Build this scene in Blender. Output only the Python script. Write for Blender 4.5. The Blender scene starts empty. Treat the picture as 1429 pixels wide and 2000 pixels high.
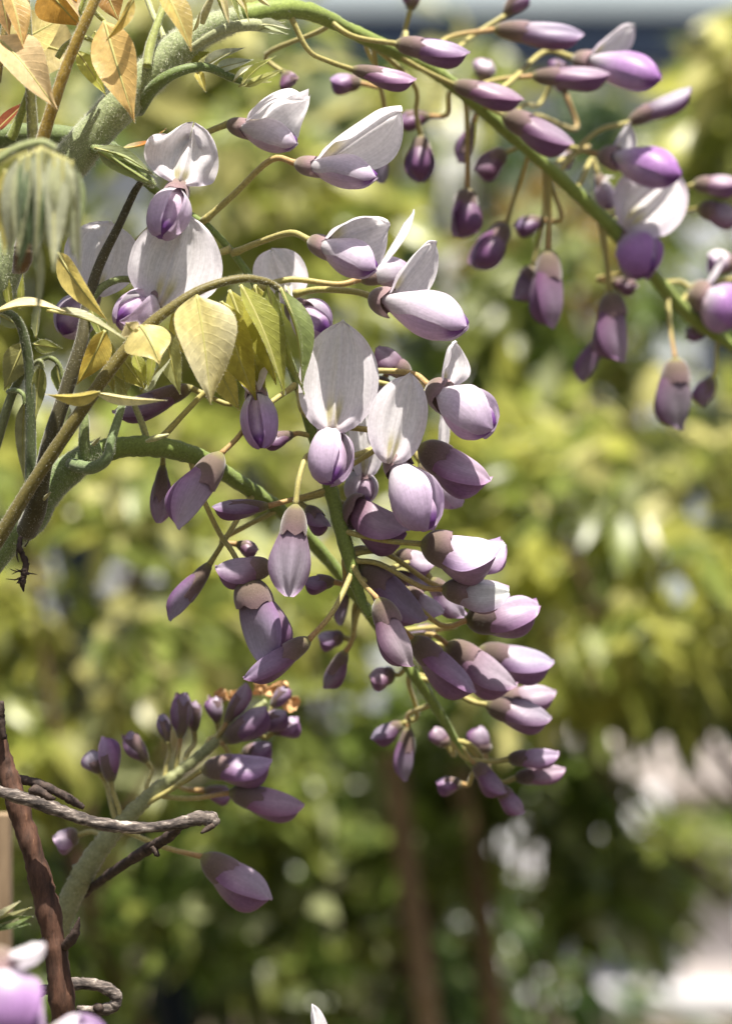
import bpy, math, random
import numpy as np
from mathutils import Vector, Matrix

sc = bpy.context.scene
COL = sc.collection
# ---------------------------------------------------------------- camera, sky, sun, exposure
D = 0.70            # focus distance (m)
K = 0.00014         # metres per photo pixel in the focus plane
H = 1.25            # lens height above the ground
cam_d = bpy.data.cameras.new('camera'); cam = bpy.data.objects.new('camera', cam_d); COL.objects.link(cam)
cam.location = (0, -D, H); cam.rotation_euler = (math.pi/2, 0, 0)
cam_d.sensor_fit = 'HORIZONTAL'; cam_d.sensor_width = 24.0
cam_d.lens = 24.0*D/(1429*K)
cam_d.clip_start = 0.02; cam_d.clip_end = 400
cam_d.dof.use_dof = True; cam_d.dof.focus_distance = D + 0.002
cam_d.dof.aperture_fstop = cam_d.lens/11.5; cam_d.dof.aperture_blades = 9
sc.camera = cam

SUN = Vector((0.10, -0.27, 0.96)).normalized()      # towards the sun: very high
elev = math.asin(SUN.z); azim = math.atan2(SUN.x, SUN.y)
w = bpy.data.worlds.new('World'); sc.world = w; w.use_nodes = True
nt = w.node_tree
sky = nt.nodes.new('ShaderNodeTexSky'); sky.sky_type = 'NISHITA'; sky.sun_disc = False
sky.sun_elevation = elev; sky.sun_rotation = azim; sky.air_density = 0.8; sky.dust_density = 5.0
nt.links.new(sky.outputs[0], nt.nodes['Background'].inputs[0]); nt.nodes['Background'].inputs[1].default_value = 0.055
sl = bpy.data.lights.new('sun', 'SUN'); so = bpy.data.objects.new('sun', sl); COL.objects.link(so)
sl.energy = 5.0; sl.angle = math.radians(0.5); sl.color = (1.0, 0.94, 0.84)
so.rotation_euler = SUN.to_track_quat('Z', 'Y').to_euler(); so.location = (0, 1, 6)
sc.view_settings.view_transform = 'Standard'; sc.view_settings.look = 'None'
sc.view_settings.exposure = 1.42; sc.view_settings.gamma = 1.0; sc.view_settings.use_curve_mapping = False
sc.render.engine = 'CYCLES'; sc.cycles.use_denoising = True
sc.cycles.max_bounces = 10; sc.cycles.transmission_bounces = 6; sc.cycles.diffuse_bounces = 5
sc.cycles.sample_clamp_indirect = 6

# ---------------------------------------------------------------- helpers
rng = np.random.default_rng(7); random.seed(7)
MM = 0.001
def P(px, py, d=0.0):
    """photo pixel at a depth d (mm) beyond the focus plane -> world point"""
    f = (D + d*MM)/D
    return np.array([(px-714.5)*K*f, d*MM, H + (1000-py)*K*f])
def PX(d=0.0): return K*(D + d*MM)/D
def unit(v):
    v = np.asarray(v, float); n = np.linalg.norm(v); return v/n if n > 1e-12 else np.array([1., 0, 0])
def smooth(a, b, x):
    t = np.clip((np.asarray(x, float)-a)/(b-a), 0, 1); return t*t*(3-2*t)
def lerp(a, b, t):
    t = np.asarray(t, float)[..., None]; return np.asarray(a, float)*(1-t) + np.asarray(b, float)*t
def spline(pts, n):
    """Catmull-Rom through pts, n samples, any width of row"""
    p = np.asarray(pts, float)
    if len(p) == 2: return p[0] + (p[1]-p[0])*np.linspace(0, 1, n)[:, None]
    q = np.vstack([2*p[0]-p[1], p, 2*p[-1]-p[-2]])
    t = np.linspace(0, len(p)-1-1e-6, n); i = t.astype(int); f = (t-i)[:, None]
    a, b, c, d = q[i], q[i+1], q[i+2], q[i+3]
    return 0.5*(2*b + (c-a)*f + (2*a-5*b+4*c-d)*f*f + (3*b-a-3*c+d)*f**3)
def curve1(us, vs, u):
    """smooth 1-D profile"""
    n = 200; s = spline(np.c_[us, vs], n*len(us)); return np.interp(u, s[:, 0], s[:, 1])
def make_mesh(name, V, F, col=None, uv=None):
    me = bpy.data.meshes.new(name); V = np.asarray(V, float)
    me.from_pydata(V.tolist(), [], F)
    me.polygons.foreach_set('use_smooth', [True]*len(me.polygons))
    if col is not None:
        a = me.color_attributes.new('col', 'FLOAT_COLOR', 'POINT')
        c = np.ones((len(V), 4)); c[:, :3] = np.clip(np.broadcast_to(col, (len(V), 3)), 0.002, 0.95)
        a.data.foreach_set('color', c.ravel())
    if uv is not None:
        l = me.uv_layers.new(name='UVMap'); li = np.zeros(len(me.loops), int); me.loops.foreach_get('vertex_index', li)
        l.data.foreach_set('uv', np.asarray(uv, float)[li].ravel())
    me.update(); return me
def grid(name, G, closed=False, col=None, cap=False):
    """mesh from a (nu, nv, 3) grid of metres; closed joins the v ends"""
    nu, nv = G.shape[:2]; F = []
    for i in range(nu-1):
        for j in range(nv if closed else nv-1):
            k = (j+1) % nv
            F.append((i*nv+j, i*nv+k, (i+1)*nv+k, (i+1)*nv+j))
    if cap: F.append(tuple(range(nv-1, -1, -1))); F.append(tuple((nu-1)*nv+j for j in range(nv)))
    uu, vv = np.meshgrid(np.linspace(0, 1, nu), np.linspace(0, 1, nv), indexing='ij')
    c = None if col is None else np.broadcast_to(np.asarray(col, float), (nu, nv, 3)).reshape(-1, 3)
    return make_mesh(name, G.reshape(-1, 3), F, c, np.c_[uu.ravel(), vv.ravel()])
def obj(name, me, mat, parent=None, M=None):
    o = bpy.data.objects.new(name, me); COL.objects.link(o)
    if me is not None and mat is not None and not me.materials: me.materials.append(mat)
    if parent is not None: o.parent = parent
    if M is not None: o.matrix_basis = M
    return o
def thing(name, label, cat, loc, group=None):
    o = bpy.data.objects.new(name, None); COL.objects.link(o); o.empty_display_size = 0.01
    o.location = loc; tag(o, label, cat, group); return o
def tag(o, label, cat, group=None, kind=None):
    if label: o['label'] = label
    if cat: o['category'] = cat
    if group: o['group'] = group
    if kind: o['kind'] = kind
    return o
def frames(C):
    T = np.gradient(C, axis=0); T /= np.maximum(np.linalg.norm(T, axis=1), 1e-12)[:, None]
    n = np.cross(T[0], [0.13, -1, 0.21]); n = unit(n); N = []
    for t in T:
        n = unit(n - t*np.dot(n, t)); N.append(n)
    N = np.array(N); return T, N, np.cross(T, N)
def tube(name, C, R, seg=10, col=None, rough=0.0, seed=0):
    C = np.asarray(C, float); n = len(C); R = np.broadcast_to(R, (n,)).astype(float)
    T, N, B = frames(C); a = np.linspace(0, 2*np.pi, seg, endpoint=False)
    rr = R[:, None]*np.ones((n, seg))
    if rough:
        g = np.random.default_rng(seed); rr = rr*(1 + rough*g.normal(size=(n, seg)))
    G = C[:, None] + rr[..., None]*(N[:, None]*np.cos(a)[None, :, None] + B[:, None]*np.sin(a)[None, :, None])
    if col is not None and np.ndim(col) == 2: col = np.repeat(np.asarray(col)[:, None], seg, 1)
    return grid(name, G, True, col, cap=True)
def fuzz_mesh(name, C, R, count, ln, wd, seed=0, tilt=0.35):
    """short hairs standing on a tube"""
    g = np.random.default_rng(seed); C = np.asarray(C, float); n = len(C); R = np.broadcast_to(R, (n,))
    T, N, B = frames(C); t = g.uniform(0, n-1.001, count); i = t.astype(int); f = (t-i)[:, None]
    c = C[i]*(1-f)+C[i+1]*f; r = R[i]*(1-f[:, 0])+R[i+1]*f[:, 0]; a = g.uniform(0, 2*np.pi, count)
    d = N[i]*np.cos(a)[:, None] + B[i]*np.sin(a)[:, None]; p = c + d*(r*0.97)[:, None]
    h = d + g.normal(size=(count, 3))*tilt; h /= np.linalg.norm(h, axis=1)[:, None]
    L = ln*g.uniform(0.4, 1.2, count)[:, None]; s = np.cross(h, g.normal(size=(count, 3))); s /= np.linalg.norm(s, axis=1)[:, None]
    V = np.stack([p - s*wd, p + s*wd, p + h*L], 1).reshape(-1, 3)
    return make_mesh(name, V, [(3*k, 3*k+1, 3*k+2) for k in range(count)])
def fuzz(parent, C, R, count, ln=0.9, wd=0.036, seed=0, mat=None):
    o = obj('fuzz', fuzz_mesh('fuzz', C, R, count, ln*MM, wd*MM, seed), mat or M_fuzz, parent); o['kind'] = 'stuff'; return o

# ---------------------------------------------------------------- materials
def newmat(name):
    m = bpy.data.materials.new(name); m.use_nodes = True; t = m.node_tree; t.nodes.clear(); return m, t
def N_(t, kind, **kw):
    n = t.nodes.new(kind)
    for k, v in kw.items():
        if k in n.inputs: n.inputs[k].default_value = v
        else: setattr(n, k, v)
    return n
def organic(name, trans=0.35, rough=0.45, sheen=0.2, spec=0.4, veins=None, noise=0.12, nscale=900, bump=0.2, bumpd=0.00008, tmul=1.0, tcol=(1, 1, 1)):
    """plant tissue: vertex pigment 'col' x fine mottling, part of the light passes through"""
    m, t = newmat(name); L = t.links.new
    at = N_(t, 'ShaderNodeAttribute', attribute_name='col'); tc = N_(t, 'ShaderNodeTexCoord')
    nz = N_(t, 'ShaderNodeTexNoise'); nz.inputs['Scale'].default_value = nscale; nz.inputs['Detail'].default_value = 4
    L(tc.outputs['Object'], nz.inputs['Vector'])
    mr = N_(t, 'ShaderNodeMapRange'); mr.inputs[1].default_value = 0.3; mr.inputs[2].default_value = 0.7
    mr.inputs[3].default_value = 1-noise; mr.inputs[4].default_value = 1+noise; L(nz.outputs[0], mr.inputs[0])
    fac = mr.outputs[0]; height = nz.outputs[0]
    if veins:
        kind, su, sv, amt = veins
        mp = N_(t, 'ShaderNodeMapping'); mp.inputs['Scale'].default_value = (su, sv, 1); L(tc.outputs['UV'], mp.inputs['Vector'])
        if kind == 'streak':
            vn = N_(t, 'ShaderNodeTexNoise'); vn.inputs['Scale'].default_value = 1; vn.inputs['Detail'].default_value = 3
            L(mp.outputs[0], vn.inputs['Vector']); vo = vn.outputs[0]
            m2 = N_(t, 'ShaderNodeMapRange'); m2.inputs[1].default_value = 0.35; m2.inputs[2].default_value = 0.65
        else:      # pinnate: side veins slanting off the midrib at v = 0.5
            sp = N_(t, 'ShaderNodeSeparateXYZ'); L(tc.outputs['UV'], sp.inputs[0])
            a1 = N_(t, 'ShaderNodeMath', operation='SUBTRACT'); L(sp.outputs[1], a1.inputs[0]); a1.inputs[1].default_value = 0.5
            a2 = N_(t, 'ShaderNodeMath', operation='ABSOLUTE'); L(a1.outputs[0], a2.inputs[0])
            a3 = N_(t, 'ShaderNodeMath', operation='MULTIPLY_ADD'); L(a2.outputs[0], a3.inputs[0]); a3.inputs[1].default_value = -0.42; L(sp.outputs[0], a3.inputs[2])
            nz2 = N_(t, 'ShaderNodeTexNoise'); nz2.inputs['Scale'].default_value = 7; L(tc.outputs['UV'], nz2.inputs['Vector'])
            a4 = N_(t, 'ShaderNodeMath', operation='MULTIPLY_ADD'); L(nz2.outputs[0], a4.inputs[0]); a4.inputs[1].default_value = 0.05; L(a3.outputs[0], a4.inputs[2])
            a5 = N_(t, 'ShaderNodeMath', operation='MULTIPLY'); L(a4.outputs[0], a5.inputs[0]); a5.inputs[1].default_value = su
            a6 = N_(t, 'ShaderNodeMath', operation='PINGPONG'); L(a5.outputs[0], a6.inputs[0]); a6.inputs[1].default_value = 0.5
            vo = a6.outputs[0]
            m2 = N_(t, 'ShaderNodeMapRange'); m2.inputs[1].default_value = 0.0; m2.inputs[2].default_value = 0.11
        L(vo, m2.inputs[0]); m2.inputs[3].default_value = 1-amt; m2.inputs[4].default_value = 1+amt*0.3
        mu = N_(t, 'ShaderNodeMath', operation='MULTIPLY'); L(fac, mu.inputs[0]); L(m2.outputs[0], mu.inputs[1]); fac = mu.outputs[0]
        ad = N_(t, 'ShaderNodeMath', operation='MULTIPLY_ADD'); L(m2.outputs[0], ad.inputs[0]); ad.inputs[1].default_value = 1.6; L(height, ad.inputs[2]); height = ad.outputs[0]
    vm = N_(t, 'ShaderNodeVectorMath', operation='SCALE'); L(at.outputs['Color'], vm.inputs[0]); L(fac, vm.inputs['Scale'])
    bp = N_(t, 'ShaderNodeBump'); bp.inputs['Strength'].default_value = bump; bp.inputs['Distance'].default_value = bumpd; L(height, bp.inputs['Height'])
    pr = N_(t, 'ShaderNodeBsdfPrincipled'); L(vm.outputs[0], pr.inputs['Base Color']); pr.inputs['Roughness'].default_value = rough
    pr.inputs['Specular IOR Level'].default_value = spec; pr.inputs['Sheen Weight'].default_value = sheen; pr.inputs['Sheen Roughness'].default_value = 0.45
    L(bp.outputs[0], pr.inputs['Normal'])
    out = N_(t, 'ShaderNodeOutputMaterial')
    if trans > 0:
        tr = N_(t, 'ShaderNodeBsdfTranslucent'); tm = N_(t, 'ShaderNodeVectorMath', operation='MULTIPLY'); L(vm.outputs[0], tm.inputs[0])
        tm.inputs[1].default_value = [c*tmul for c in tcol]; L(tm.outputs[0], tr.inputs['Color']); L(bp.outputs[0], tr.inputs['Normal'])
        mx = N_(t, 'ShaderNodeMixShader'); mx.inputs[0].default_value = trans; L(pr.outputs[0], mx.inputs[1]); L(tr.outputs[0], mx.inputs[2]); L(mx.outputs[0], out.inputs[0])
    else: L(pr.outputs[0], out.inputs[0])
    return m
def surface(name, c1, c2, scale, rough=0.8, detail=6, stretch=(1, 1, 1), bump=0.3, bumpd=0.001, coord='Object', c3=None, spec=0.3, lo=0.35, hi=0.65):
    m, t = newmat(name); L = t.links.new
    tc = N_(t, 'ShaderNodeTexCoord'); mp = N_(t, 'ShaderNodeMapping'); mp.inputs['Scale'].default_value = stretch; L(tc.outputs[coord], mp.inputs[0])
    nz = N_(t, 'ShaderNodeTexNoise'); nz.inputs['Scale'].default_value = scale; nz.inputs['Detail'].default_value = detail; nz.inputs['Roughness'].default_value = 0.65; L(mp.outputs[0], nz.inputs['Vector'])
    cr = N_(t, 'ShaderNodeValToRGB'); e = cr.color_ramp.elements; e[0].position = lo; e[0].color = (*c1, 1); e[1].position = hi; e[1].color = (*c2, 1)
    if c3: x = e.new(hi+0.12); x.color = (*c3, 1)
    L(nz.outputs[0], cr.inputs[0])
    bp = N_(t, 'ShaderNodeBump'); bp.inputs['Strength'].default_value = bump; bp.inputs['Distance'].default_value = bumpd; L(nz.outputs[0], bp.inputs['Height'])
    pr = N_(t, 'ShaderNodeBsdfPrincipled'); L(cr.outputs[0], pr.inputs['Base Color']); pr.inputs['Roughness'].default_value = rough; pr.inputs['Specular IOR Level'].default_value = spec; L(bp.outputs[0], pr.inputs['Normal'])
    out = N_(t, 'ShaderNodeOutputMaterial'); L(pr.outputs[0], out.inputs[0]); return m

M_petal = organic('petal', trans=0.45, rough=0.42, sheen=0.06, spec=0.5, veins=('streak', 2.2, 46, 0.13), noise=0.09, nscale=1000, bump=0.4, bumpd=0.00013)
M_calyx = organic('calyx_down', trans=0.16, rough=0.8, sheen=0.45, spec=0.2, noise=0.22, nscale=3200, bump=0.6, bumpd=0.00014)
M_stalk = organic('stalk', trans=0.10, rough=0.55, sheen=0.22, spec=0.3, noise=0.24, nscale=1500, bump=0.5, bumpd=0.00010)
M_stem = organic('downy_stem', trans=0.0, rough=0.65, sheen=0.5, spec=0.3, noise=0.28, nscale=1500, bump=0.6, bumpd=0.00022)
M_leaf = organic('young_leaf', trans=0.50, rough=0.45, sheen=0.12, spec=0.45, veins=('pinnate', 11, 1, -0.10), noise=0.20, nscale=420, bump=0.6, bumpd=0.00035, tmul=1.35)
M_rib = organic('midrib', trans=0.25, rough=0.5, sheen=0.4, noise=0.1, nscale=1500)
M_dry = organic('dry_tissue', trans=0.25, rough=0.8, sheen=0.2, spec=0.2, noise=0.45, nscale=1100, bump=0.8, bumpd=0.0004)
M_bgleaf = organic('shrub_leaf', trans=0.50, rough=0.33, sheen=0.0, spec=0.5, noise=0.15, nscale=60, bump=0.0, tmul=1.25)
M_bark = surface('brown_bark', (0.03, 0.016, 0.011), (0.11, 0.054, 0.034), 420, 0.7, stretch=(1, 1, 0.22), bump=0.8, bumpd=0.0006, c3=(0.30, 0.17, 0.10))
M_twig = surface('grey_bark', (0.03, 0.024, 0.022), (0.14, 0.115, 0.10), 700, 0.8, stretch=(0.3, 1, 1), bump=0.9, bumpd=0.0005, c3=(0.46, 0.41, 0.36), lo=.40, hi=.56)
M_darktwig = surface('dark_bark', (0.018, 0.012, 0.010), (0.07, 0.048, 0.038), 500, 0.75, bump=0.8, bumpd=0.0004, c3=(0.2, 0.15, 0.12))
m, t = newmat('plant_hair'); a = N_(t, 'ShaderNodeBsdfDiffuse'); a.inputs[0].default_value = (0.72, 0.72, 0.62, 1); b = N_(t, 'ShaderNodeBsdfTranslucent'); b.inputs[0].default_value = (0.75, 0.74, 0.62, 1)
x = N_(t, 'ShaderNodeMixShader'); x.inputs[0].default_value = 0.5; o = N_(t, 'ShaderNodeOutputMaterial'); t.links.new(a.outputs[0], x.inputs[1]); t.links.new(b.outputs[0], x.inputs[2]); t.links.new(x.outputs[0], o.inputs[0]); M_fuzz = m

# ================================================================ SETTING
M_ground = surface('garden_soil', (0.035, 0.028, 0.018), (0.10, 0.085, 0.05), 9, 0.95, bump=0.6, bumpd=0.02, c3=(0.12, 0.13, 0.05))
g = obj('ground', make_mesh('ground', [(-150, -30, 0), (150, -30, 0), (150, 300, 0), (-150, 300, 0)], [(0, 1, 2, 3)]), M_ground); g['kind'] = 'structure'
M_pave = surface('pale_paving', (0.31, 0.31, 0.32), (0.42, 0.42, 0.43), 3, 0.8, bump=0.2, bumpd=0.002)
def box_mesh(name, x0, x1, y0, y1, z0, z1, bev=0.0):
    V = [(x, y, z) for z in (z0, z1) for y in (y0, y1) for x in (x0, x1)]
    F = [(0, 2, 3, 1), (4, 5, 7, 6), (0, 1, 5, 4), (1, 3, 7, 5), (3, 2, 6, 7), (2, 0, 4, 6)]
    me = bpy.data.meshes.new(name); me.from_pydata(V, [], F); me.update(); return me
pav = obj('patio', box_mesh('patio', 0.35, 5.0, 5.6, 12.2, 0.004, 0.02), surface('mortar', (0.16, 0.15, 0.14), (0.25, 0.24, 0.22), 20, 0.9)); pav['kind'] = 'structure'
slab = box_mesh('paving_slab', -0.294, 0.294, -0.294, 0.294, 0, 0.035)
for i in range(8):
    for j in range(11):
        s = obj('paving_slab', slab, M_pave, pav); s.location = (0.66+i*0.6, 5.92+j*0.6, 0.015 + 0.004*((i*7+j*3) % 3))

# ---- the building behind the garden
HB = 12.6
M_render = surface('grey_render', (0.33, 0.36, 0.38), (0.42, 0.45, 0.47), 5, 0.85, bump=0.2, bumpd=0.004)
M_navy = surface('navy_paint', (0.005, 0.012, 0.028), (0.008, 0.018, 0.040), 4, 0.5, bump=0.05)
M_dark = surface('dark_glass', (0.008, 0.011, 0.016), (0.012, 0.016, 0.022), 2, 0.12, bump=0.0, spec=0.5)
M_white = surface('white_paint', (0.62, 0.64, 0.64), (0.74, 0.75, 0.75), 6, 0.5, bump=0.05)
bl = thing('garden_building', 'low grey rendered garden building with navy roof edge behind the shrubs', 'building', (0, HB, 0))
obj('wall', box_mesh('wall', -7, 7, 0, 4, 0.0, 3.558), M_render, bl)
obj('fascia', box_mesh('fascia', -7.2, 7.2, -0.22, 4.2, 3.56, 3.80), M_navy, bl)
for x0, z0, ww, hh in ((-2.75, 0.02, 0.95, 2.1), (-1.45, 0.95, 1.0, 1.35), (0.25, 1.55, 0.8, 1.2), (1.75, 0.9, 1.1, 1.5), (3.3, 0.02, 0.95, 2.1)):
    wd = obj('door' if z0 < 0.1 else 'window', box_mesh('opening', 0, ww, -0.06, 0.02, 0, hh), M_navy, bl); wd.location = (x0, 0, z0)
    for k in range(2):
        pn = obj('pane', box_mesh('pane', 0.06+k*ww/2, ww/2-0.05+k*ww/2, -0.075, -0.05, 0.07, hh-0.07), M_navy if z0 < 0.1 else M_dark, wd)
    if z0 > 0.1: obj('sill', box_mesh('sill', -0.06, ww+0.06, -0.16, 0.01, -0.07, -0.004), M_white, wd)

obj('roof', make_mesh('roof', [(-7.2, -0.24, 3.802), (7.2, -0.24, 3.802), (7.2, 4.2, 5.3), (-7.2, 4.2, 5.3), (-7.2, 4.2, 3.802), (7.2, 4.2, 3.802)], [(0, 1, 2, 3), (3, 2, 5, 4), (0, 4, 5, 1), (0, 3, 4), (1, 5, 2)]), surface('sky_pale_roof', (0.42, 0.50, 0.53), (0.50, 0.57, 0.60), 1.5, 0.6, bump=0.02), bl)  # pale roof slope added to stand in for bright sky above the fascia
M_stone = surface('pale_stone', (0.50, 0.44, 0.41), (0.64, 0.58, 0.55), 14, 0.8, bump=0.3, bumpd=0.003)
tb = thing('stone_table', 'pale pinkish stone garden table standing on the patio behind the shrubs', 'table', (1.25, 6.0, 0.018))
obj('table_top', box_mesh('table_top', -0.72, 0.9, -0.35, 0.35, 0.545, 0.66), M_stone, tb)
for lx in (-0.45, 0.55): obj('leg', box_mesh('leg', lx, lx+0.16, -0.22, 0.22, 0, 0.543), M_stone, tb)

# ---- shrubs: many leaf-sized blades on real branches
def blades(n, cen, rad, size, pal, g, droop=0.5, shell=0.55):
    """n pointed folded leaf blades spread through clumps of an ellipsoid"""
    nc = max(10, n//45)
    d = g.normal(size=(nc, 3)); d /= np.linalg.norm(d, axis=1)[:, None]; rr = g.uniform(shell**3, 1, nc)**(1/3)
    cc = np.asarray(cen) + d*rr[:, None]*np.asarray(rad)
    ci = g.integers(0, nc, n); p = cc[ci] + g.normal(size=(n, 3))*np.asarray(rad)*0.13
    L = size*g.uniform(0.6, 1.3, n); W = L*g.uniform(0.17, 0.25, n)
    out = p - np.asarray(cen); out /= np.linalg.norm(out, axis=1)[:, None]
    ax = out*0.6 + g.normal(size=(n, 3))*0.6; ax[:, 2] -= droop; ax /= np.linalg.norm(ax, axis=1)[:, None]
    sd = np.cross(ax, g.normal(size=(n, 3))*0.8 + [0, 0, 1.0]); sd /= np.linalg.norm(sd, axis=1)[:, None]; nr = np.cross(sd, ax)
    b, l, w_ = p, L[:, None], W[:, None]
    V = np.stack([b, b+ax*l*.38+sd*w_+nr*w_*.3, b+ax*l*.42, b+ax*l*.38-sd*w_+nr*w_*.3, b+ax*l*.75+sd*w_*.55+nr*w_*.05, b+ax*l*.78-nr*w_*.1, b+ax*l*.75-sd*w_*.55+nr*w_*.05, b+ax*l-nr*w_*.5], 1).reshape(-1, 3)
    F = []
    for k in range(n):
        o = 8*k; F += [(o, o+1, o+2), (o, o+2, o+3), (o+1, o+4, o+5, o+2), (o+2, o+5, o+6, o+3), (o+4, o+7, o+5), (o+5, o+7, o+6)]
    pal = np.asarray(pal); tone = pal[(ci*7 + (g.random(n) < 0.3)*3) % len(pal)]*g.uniform(0.75, 1.2, (n, 1)); pl = g.random(n) < 0.10; tone[pl] = np.array((.38, .41, .21))*g.uniform(.7, 1.1, (pl.sum(), 1))
    return V, F, np.repeat(tone, 8, 0), cc
YG = [(0.34, 0.345, 0.075), (0.27, 0.30, 0.065), (0.44, 0.42, 0.17), (0.18, 0.22, 0.05)]
MG = [(0.13, 0.18, 0.035), (0.10, 0.15, 0.03), (0.20, 0.23, 0.05), (0.16, 0.20, 0.05)]
DG = [(0.05, 0.095, 0.022), (0.07, 0.12, 0.03), (0.10, 0.15, 0.035), (0.04, 0.07, 0.02)]
OR = [(0.26, 0.24, 0.05), (0.26, 0.15, 0.05), (0.28, 0.27, 0.07), (0.20, 0.14, 0.05)]
def shrub(name, label, px, py, dist, rx, ry, rz, n, size, pal, seed, droop=0.5, shell=0.5):
    g = np.random.default_rng(seed); c = P(px, py, (dist-D)*1000); base = np.array([c[0]+g.uniform(-.1, .1)+(0.42*dist/1.75 if px > 1080 else 0), c[1]+0.05, 0.0])
    t = thing(name, label, 'shrub', base, 'shrubs growing behind the wisteria')
    V, F, cl, cc = blades(n, c-base, (rx, ry, rz), size, pal, g, droop, shell)
    obj('crown', make_mesh('crown', V, F, cl), M_bgleaf, t)
    ctr = c-base
    for k in range(4):
        e = cc[(k*7) % len(cc)]; mid = np.array([ctr[0]*0.4+g.uniform(-.05, .05), ctr[1]*.4, max(0.12, (ctr[2]-rz)*0.75)])
        C = spline([(g.uniform(-.03, .03), g.uniform(-.03, .03), -0.02), mid, (mid+e)/2+g.normal(size=3)*0.03, e], 14)
        obj('trunk' if k == 0 else 'branch', tube('branch', C, np.linspace(0.0055 if k == 0 else 0.004, 0.002, 14), 7), M_bark, t)
    return t
SHRUBS = [
 # px, py, dist, rx, ry, rz, n, size, palette, label
 (110, 1180, 1.66, .18, .16, .14, 800, .050, YG, 'bright yellow-green leafy shrub behind the hanging bud cluster and dead curled stalk'),
 (420, 1020, 2.3, .15, .14, .14, 420, .052, YG, 'light yellow-green shrub seen through the gap under the arching lower stem'),
 (1200, 1060, 1.75, .18, .16, .11, 1000, .050, YG, 'brightest yellow-green shrub beside the tip of the long flower cluster'),
 (1080, 830, 2.4, .20, .16, .09, 420, .055, YG, 'pale lime shrub beside the light grey post'),
 (560, 1480, 2.0, .20, .16, .11, 620, .050, MG, 'mid-green shrub between the two bamboo canes and the grey twig'),
 (220, 1830, 1.8, .22, .18, .13, 900, .050, MG, 'mid-green shrub low behind the brown woody stem'),
 (640, 1880, 2.2, .24, .20, .15, 1100, .050, DG, 'dark green shrub around the feet of the bamboo canes'),
 (1040, 1690, 1.9, .11, .12, .09, 420, .050, MG, 'mid-green shrub beside the pale patio and bamboo canes'),
 (1330, 1675, 2.8, .22, .14, .04, 260, .050, MG, 'low dark green shrub growing in front of the pale paving'),
 (1365, 1370, 1.8, .04, .06, .022, 34, .055, DG, 'large-leaved dark green plant under the brightest yellow-green shrub'),
 (1330, 1225, 3.0, .30, .18, .08, 520, .055, MG, 'dull green shrub rising above the pale patio'),
 (1428, 160, 1.8, .024, .10, .07, 90, .060, YG, 'yellow-green shoots in front of the grey wall and navy roof edge'),
 (850, 190, 2.3, .08, .12, .05, 70, .055, YG, 'sparse sunlit yellow-green shrub top under the roof edge'),
 (230, 400, 2.0, .24, .15, .18, 800, .060, YG, 'soft yellow-green shrub behind the thick downy stem and white flowers'),
 (600, 580, 2.6, .24, .18, .18, 330, .055, MG, 'dim olive shrub behind the white open flowers'),
 (1030, 450, 2.4, .18, .14, .09, 170, .055, OR, 'orange-tinged yellow shrub behind the hanging purple buds'),
 (1300, 620, 2.3, .20, .14, .15, 420, .052, MG, 'olive green shrub behind the far end of the arching purple flower cluster'),
 (900, 1330, 3.0, .30, .18, .12, 330, .055, OR, 'brownish green shrub between bright shrubs and the bamboo canes'),
 (430, 260, 3.4, .30, .20, .16, 420, .06, DG, 'dark evergreen shrub behind the half-open white flowers'),
 (800, 360, 3.4, .24, .20, .22, 420, .06, DG, 'dark evergreen shrub behind the small hanging buds and grey post'),
 (960, 680, 3.6, .22, .18, .20, 260, .055, [(.16, .11, .05), (.10, .09, .04), (.14, .14, .05), (.2, .13, .07)], 'brown half-bare shrub beside the grey post'),
 (1330, 300, 3.2, .14, .16, .12, 220, .06, DG, 'dark evergreen shrub behind the last purple flowers'),
 (40, 640, 2.2, .14, .14, .14, 420, .055, YG, 'yellow-green shrub behind the small dull green leaves and olive stalks'),
 (60, 1500, 2.2, .16, .16, .14, 360, .050, MG, 'shaded green shrub behind the upright purple bud spray'),
]
for i, (px, py, dist, rx, ry, rz, n, size, pal, lab) in enumerate(SHRUBS):
    shrub('garden_shrub', lab, px, py, dist, rx, ry, rz, int(n*1.5), size*0.82 if size < .1 else size, pal, 100+i)

# ---- canes and posts
M_cane = surface('bamboo', (0.12, 0.078, 0.040), (0.23, 0.155, 0.08), 18, 0.55, stretch=(1, 1, 0.15), bump=0.2)
for (a_, b_, dist, lab) in (((765, 1470), (852, 2120), 1.75, 'brown bamboo cane standing beside the mid-green shrub'), ((900, 1500), (985, 2120), 1.85, 'brown bamboo cane leaning beside the pale-patio shrub')):
    A = P(*a_, (dist-D)*1000); Bv = P(*b_, (dist-D)*1000); dirn = unit(Bv-A); bot = A + dirn*((A[2]+0.03)/-dirn[2])
    t = thing('bamboo_cane', lab, 'cane', (bot[0], bot[1], 0), 'bamboo canes in the shrub bed')
    C = np.linspace(bot, A, 40)-[bot[0], bot[1], 0]; R = np.full(40, 0.0085); 
    obj('cane', tube('cane', C, R, 12), M_cane, t)
    for k in range(1, 7):
        p = C[int(k*39/7)]; q = C[min(39, int(k*39/7)+1)]; obj('node', tube('node', [p, p+(q-p)*0.25, p+(q-p)*0.5], [0.0088, 0.0102, 0.0088], 12), M_cane, t)
A = P(893, 285, 1760); t = thing('grey_post', 'light grey painted square post behind the open white flowers', 'post', (A[0], A[1], 0))
obj('post', box_mesh('post', -0.016, 0.016, -0.016, 0.016, -0.02, A[2]), M_white, t); obj('post_cap', box_mesh('post_cap', -0.020, 0.020, -0.020, 0.020, A[2]+0.002, A[2]+0.022), M_white, t)
A = P(95, 880, 1300); Bv = P(345, 2010, 1300); dirn = unit(Bv-A); bot = A + dirn*((A[2]+0.03)/-dirn[2])
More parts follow.
